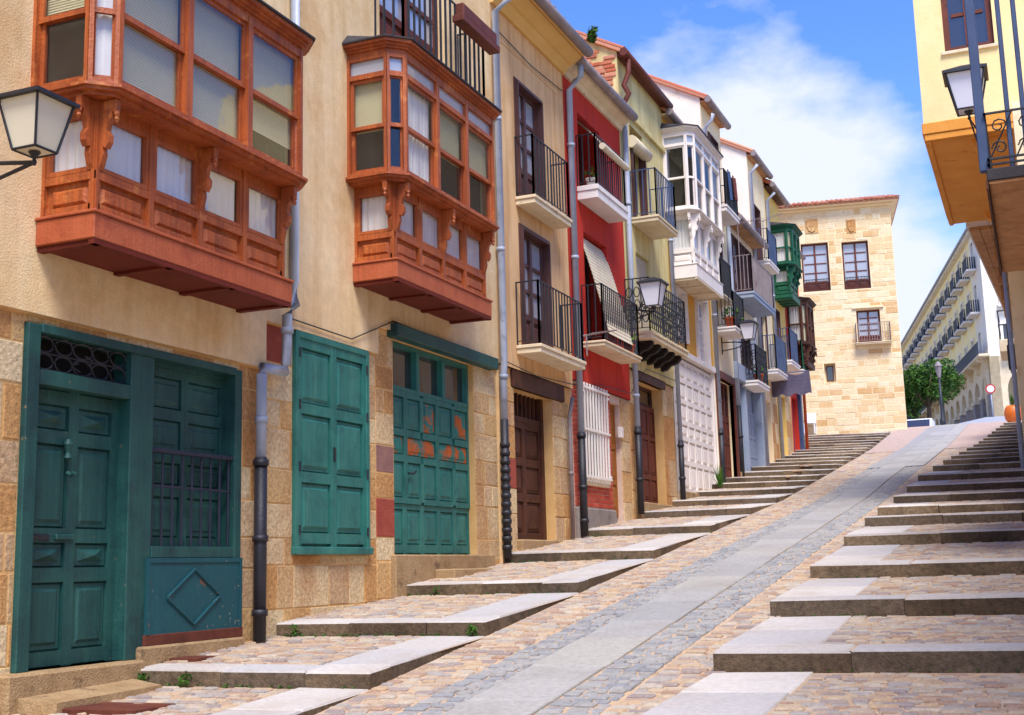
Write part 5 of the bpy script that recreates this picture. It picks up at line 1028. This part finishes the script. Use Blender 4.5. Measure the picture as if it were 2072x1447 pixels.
x_, z_ = FY(1957, 190, 20.9); lantern((x_, 20.9, z_), .62, (x_+.15, 22, z_-.45), 'white lantern hanging before the yellow overhanging house')
# ------------------------------------------------------------------ small things
def leaves(m, c, r, n, size, rnd, squash=1.0, lo=.35):
    out = []
    for _ in range(n):
        v = Vector((rnd.gauss(0, 1), rnd.gauss(0, 1), rnd.gauss(0, 1))).normalized()*(lo+(1-lo)*rnd.random()**.5)
        p = Vector(c)+Vector((v.x*r, v.y*r, v.z*r*squash)); a = Vector((rnd.gauss(0, 1), rnd.gauss(0, 1), rnd.gauss(0, .6))).normalized(); b = a.cross(Vector((rnd.gauss(0, 1), rnd.gauss(0, 1), rnd.gauss(0, 1)))).normalized(); s = size*rnd.uniform(.6, 1.3)
        m.add([tuple(p-a*s), tuple(p-b*s*.4+Vector((0, 0, -s*.2))), tuple(p+a*s), tuple(p+b*s*.4)], [(0, 1, 2), (0, 2, 3)])
def tone(o):
    me = o.data; at = me.attributes.new('tone', 'FLOAT', 'FACE'); rr = random.Random(3); at.data.foreach_set('value', [rr.random() for _ in me.polygons]); return o
def tree(loc, h, r, label, seed=1, n=4200, size=.13):
    rnd = random.Random(seed); t = thing('leafy_tree', loc, label, 'tree', 'trees beyond the square'); F4 = FW; m = MB(F4); x, y, z = loc
    m.tube([(x, y, z), (x+.05, y, z+h*.35), (x, y, z+h*.6)], [.16, .12, .07], 8)
    for k in range(5): a = k*1.26; m.tube([(x, y, z+h*.32), (x+.5*r*math.cos(a), y+.5*r*math.sin(a), z+h*.55), (x+.8*r*math.cos(a), y+.8*r*math.sin(a), z+h*.7)], [.07, .05, .02], 6)
    m.build('trunk', 'bark', t, True); m = MB(F4)
    for k in range(16):
        v = Vector((rnd.gauss(0, 1), rnd.gauss(0, 1), rnd.gauss(0, .7))).normalized()*rnd.uniform(.35, .8); leaves(m, (x+v.x*r, y+v.y*r, z+h*.62+v.z*h*.34), r*rnd.uniform(.28, .45), n//16, size, rnd)
    tone(m.build('crown', 'leaf', t)); return t
def hill(x, y): return gz(y)+min(0, x+3.2)*drop(y)
for px, yy, h, r, lb, sd_ in ((1880, 76, 4.9, 1.55, 'round bright green tree beside the arcade', 5), (1850, 82, 4.6, 1.5, 'green tree partly behind the stone tower', 9), (1908, 88, 5.6, 1.6, 'darker green tree before the far end of the arcade', 12)):
    x_ = FY(px, 850, yy)[0]; tree((x_, yy, hill(x_, yy)+.0), h, r, lb, sd_)
x_ = FY(1908, 855, 70)[0]; zb_ = hill(x_, 70); lp_ = thing('lamp_post', (x_, 70, zb_), 'black lamp post with a lantern head before the green trees', 'lamp post'); m = MB(FW)
m.lathe((x_, 70, zb_), [(.16, 0), (.16, .5), (.1, .6), (.08, 1.2), (.06, 2.8)], 10); m.build('post', 'iron', lp_, True); m = MB(FW); m.lathe((x_, 70, zb_+2.8), [(.08, 0), (.17, .55), (.17, .6), (.22, .62), (.1, .82), (.02, .9)], 8); m.build('lantern_head', 'gutter', lp_)
x_, z_ = FY(2010, 843, 95); sg = thing('road_sign', (x_, 95, z_), 'round white road sign with a red rim on a grey pole', 'road sign'); m = MB(FW); m.tube([(x_, 95, z_-.3), (x_-.02, 95, z_+2.3)], .05, 8); m.build('pole', 'zinc', sg, True)
Fs = Fr((x_-.02, 94.93, 0), (1, 0, 0), (0, -1, 0)); zc = z_+2.0; m = MB(Fs); m.prism([(.34*math.cos(k*.2618), zc+.34*math.sin(k*.2618)) for k in range(24)], 'b', 0, .02); m.build('rim', 'signred', sg); m = MB(Fs); m.prism([(.25*math.cos(k*.2618), zc+.25*math.sin(k*.2618)) for k in range(24)], 'b', .021, .03); m.build('face', 'signwhite', sg)
x_, z_ = FY(2052, 851, 50); pl = thing('barrel_planter', (x_, 50, z_), 'round orange planter with a spiky plant at the top of the right steps', 'planter'); m = MB(Fr((x_, 50, 0), (1, 0, 0), (0, 1, 0)))
m.lathe((x_, 50, z_-.1), [(.18, 0), (.3, .15), (.34, .35), (.3, .55), (.22, .66), (.2, .66)], 16)
m.build('pot', 'orangeplastic', pl, True); rnd = random.Random(4); m = MB(FW)
for k in range(34): a = rnd.random()*6.28; l = rnd.uniform(.25, .55); e = rnd.uniform(.1, .5); m.add([(x_+.03*math.cos(a+1.5), 50+.03*math.sin(a+1.5), z_+.55), (x_-.03*math.cos(a+1.5), 50-.03*math.sin(a+1.5), z_+.55), (x_+e*l*math.cos(a), 50+e*l*math.sin(a), z_+.55+l)], [(0, 1, 2)])
tone(m.build('leaves', 'leaf', pl))
# white car roof beyond the crest
yc = 68; xc, zc = FY(1857, 851, yc); zc -= 1.42; car = thing('parked_car', (xc, yc, zc), 'white car parked beyond the crest beside the tower', 'car'); Fc = Fr((xc, yc, 0), (1, 0, 0), (0, -1, 0)); m = MB(Fc)
m.box(-.85, .85, -2, 2.1, zc+.3, zc+.85, .1); m.prism([(1.2, zc+.85), (.75, zc+1.42), (-1.3, zc+1.42), (-1.9, zc+.85)], 'a', -.75, .75); m.build('body', 'signwhite', car)
m = MB(Fc); m.prism([(1.16, zc+.9), (.8, zc+1.36), (.82, zc+1.37), (1.2, zc+.9)], 'a', -.66, .66); m.build('windscreen', 'darkglass', car)
for sx_ in (-.8, .8):
    for sy_ in (-1.3, 1.35): m = MB(Fc); m.prism([(sy_+.3*math.cos(k*.524), zc+.3+.3*math.sin(k*.524)) for k in range(12)], 'a', sx_-.1, sx_+.1); m.build('wheel', 'iron', car)
# white plastic chair by the tower
a_, _ = TP(1640, 880); p_ = FT.p(a_, .35, 0); zc = gz(p_[1])+.1; ch = thing('plastic_chair', (p_[0], p_[1], zc), 'white plastic chair left at the foot of the tower', 'chair'); Fc = Fr((p_[0], p_[1], 0), (1, 0, 0), (0, -1, 0))
m = MB(Fc); m.box(-.22, .22, -.2, .22, zc+.4, zc+.44, .01); m.build('seat', 'signwhite', ch); m = MB(Fc); m.box(-.22, .22, -.24, -.2, zc+.44, zc+.85, .01); m.build('backrest', 'signwhite', ch)
for sx_ in (-.2, .2):
    for sy_ in (-.2, .2): m = MB(Fc); m.box(sx_-.02, sx_+.02, sy_-.02, sy_+.02, zc, zc+.4); m.build('leg', 'signwhite', ch)
# antennas
def antenna(base, h, label, tilt, seed):
    b = Vector(base); t = thing('tv_antenna', base, label, 'antenna', 'antennas on the left house fronts'); F4 = Fr((0, 0, 0), (1, 0, 0), (0, 1, 0)); m = MB(F4); m.tube([tuple(b), tuple(b+Vector((0, 0, h)))], .012, 6); m.build('mast', 'gutter', t)
    m = MB(F4); d = Vector((math.cos(tilt)*.6, math.sin(tilt)*.6, .12)); s = d.cross(Vector((0, 0, 1))).normalized(); top = b+Vector((0, 0, h)); m.tube([tuple(top-d*.2), tuple(top+d)], .009, 5)
    for k in range(9): p = top+d*(k/9); w_ = .22-.012*k; m.tube([tuple(p-s*w_), tuple(p+s*w_)], .005, 4)
    m.build('elements', 'gutter', t)
y_, z_ = F(1495, 500, -6.4); antenna((-6.4, y_, z_-.8), 1.4, 'tall antenna on a thin mast above the wide grey balcony', .3, 1)
y_, z_ = F(1545, 475, -6.5); antenna((-6.5, y_, z_-.6), 1.0, 'antenna beside the green oriel', -.2, 2)
y_, z_ = F(1187, 690, -6.62); antenna((-6.62, y_, z_-.25), .35, 'white antenna lying low on the red house balcony corner', .9, 3)
# pots on balconies
def pot(a, b, z, r, label, n=60, mat='terracotta'):
    p = FA.p(a, b, z); t = thing('potted_plant', p, label, 'plant pot', 'potted plants on the balconies'); m = MB(FW); m.lathe(p, [(r*.7, 0), (r, r*1.5), (r*1.08, r*1.5), (r*1.08, r*1.75)], 10); m.build('pot', mat, t, True)
    m = MB(FW); leaves(m, (p[0], p[1], p[2]+r*2.6), r*1.5, n, r*.5, random.Random(int(a*100)), .9); tone(m.build('foliage', 'leaf', t))
pot(20.05, .2, 6.6, .09, 'small white pot with a plant on the upper balcony of the red house', 40, 'whiteslab'); pot(29.9, .35, 5.73, .14, 'larger leafy potted plant on the lowest balcony of the tall cream house'); pot(30.4, .4, 5.73, .11, 'smaller leafy potted plant on the lowest balcony of the tall cream house', 40)
pot(21.6, .3, 3.83, .1, 'trailing plant at the far end of the red house balcony', 50); pot(33.2, .3, 4.78, .13, 'terracotta pot on the lower balcony of the shop house', 30)
# grates and weeds
def plate(px, py, zf, w_, l, mat, label, bars=0):
    x = y = None; k = 1.0
    d = ray(px, py)
    for _ in range(40): k = zf(d.x*k, d.y*k)/d.z
    x, y = d.x*k, d.y*k; z = zf(x, y)+.012; m = MB(FW); m.box(x-w_/2, x+w_/2, y-l/2, y+l/2, z-.04, z+.004, .003)
    for q in range(bars): a = x-w_/2+w_*(q+.5)/bars; m.box(a-.006, a+.006, y-l/2+.02, y+l/2-.02, z+.004, z+.009)
    return tag(recenter(m.build('drain_cover', mat)), label, 'drain cover', 'drain covers in the paving')
rz_ = lambda i: (lambda x, y: gz(RY[i])+.15+(gz(RY[i+1])-gz(RY[i])-.15)*(y-RY[i]-K*(x+2.4))/(RY[i+1]-RY[i]))
lz_ = lambda i: (lambda x, y: ltop(i)+(ltop(i+1)-.128-ltop(i))*(y-LY[i])/(LY[i+1]-LY[i]))
plate(2000, 1180, rz_(2), .62, .4, 'gutter', 'grey slotted drain cover in the right steps', 16); plate(225, 1433, lz_(0), .8, .45, 'rust', 'rusty brown iron plate before the teal door'); plate(385, 1333, lz_(1), .35, .3, 'rust', 'small dark plate on the first left step')
def weed(px, py, i, n, label):
    d = ray(px, py); k = (LY[i]-.03)/d.y; x, z = d.x*k, lz_(i-1)(d.x*k, LY[i]); m = MB(FW); leaves(m, (x, LY[i]-.04, z+.05), .06, n, .028, random.Random(px), 1.1, .1); tag(recenter(tone(m.build('weed', 'leaf'))), label, 'weed', 'weeds at the foot of the left steps')
weed(955, 1278, 2, 46, 'bushy green weed near the lane end of the second left step'); weed(598, 1275, 2, 30, 'green weed at the wall end of the second left step'); weed(885, 1195, 3, 26, 'small weed at the foot of the third left step'); weed(375, 1383, 1, 40, 'low weeds under the first left step, left of centre'); weed(290, 1377, 1, 40, 'low weeds under the first left step by the door')
x_ = -6.2; m = MB(FW); leaves(m, (-6.35, 19.1, 9.0), .1, 90, .06, random.Random(8), 1.4, .1); tag(recenter(tone(m.build('weed', 'leaf'))), 'green tuft growing from the gutter end of the ochre house', 'weed')
m = MB(FW); rnd = random.Random(2); x0, y0 = -6.85, 28.75
for k in range(26): a = rnd.random()*6.28; m.add([(x0-.02, y0, 1.75), (x0+.02, y0, 1.75), (x0+.2*math.cos(a)*rnd.random(), y0+.2*math.sin(a)*rnd.random(), 1.75+rnd.uniform(.25, .6))], [(0, 1, 2)])
tag(recenter(tone(m.build('weed', 'leaf'))), 'tall grassy weed at the foot of the white garage doors', 'weed')

# moss and tiny weeds in the joints at the foot of the steps
m = MB(FW); rnd = random.Random(11)
for k in range(150):
    i = rnd.choice([1, 1, 2, 2, 3, 4, 5]); x = -6.95+2.1*rnd.random()**1.6; leaves(m, (x, LY[i]-.012, lz_(i-1)(x, LY[i])+.008), .018, 7, .014, rnd, .8, .1)
for k in range(60):
    i = rnd.choice([1, 2, 3, 4]); x = -2.2+2.4*rnd.random(); leaves(m, (x, rfront(i, x)-.012, rz_(i-1)(x, rfront(i, x))+.006), .016, 5, .012, rnd, .7, .1)
o = tone(m.build('moss', 'leaf')); o['kind'] = 'stuff'; o['label'] = 'thin moss and tiny weeds along the foot of the steps'
# cables strung along the left fronts
for pts, hs in (([(16.4, .03, 2.98), (17.6, .03, 2.92), (19.2, .04, 2.99), (20.8, .04, 3.16), (22.4, .04, 3.22), (23.5, .04, 3.84), (25.6, .04, 3.88)], h2), ([(16.3, .03, 8.1), (17.8, .03, 8.04), (19.2, .03, 8.12)], h2), ([(10.6, .02, 2.62), (12.0, .02, 2.6), (13.0, .02, 2.98), (16.1, .02, 2.93)], h1)):
    m = MB(); m.tube(pts, .008, 5); m.build('cable', 'iron', hs)
m = MB(); m.box(19.62, 19.8, .0, .07, 3.3, 3.52, .008); m.build('junction_box', 'iron', h3)
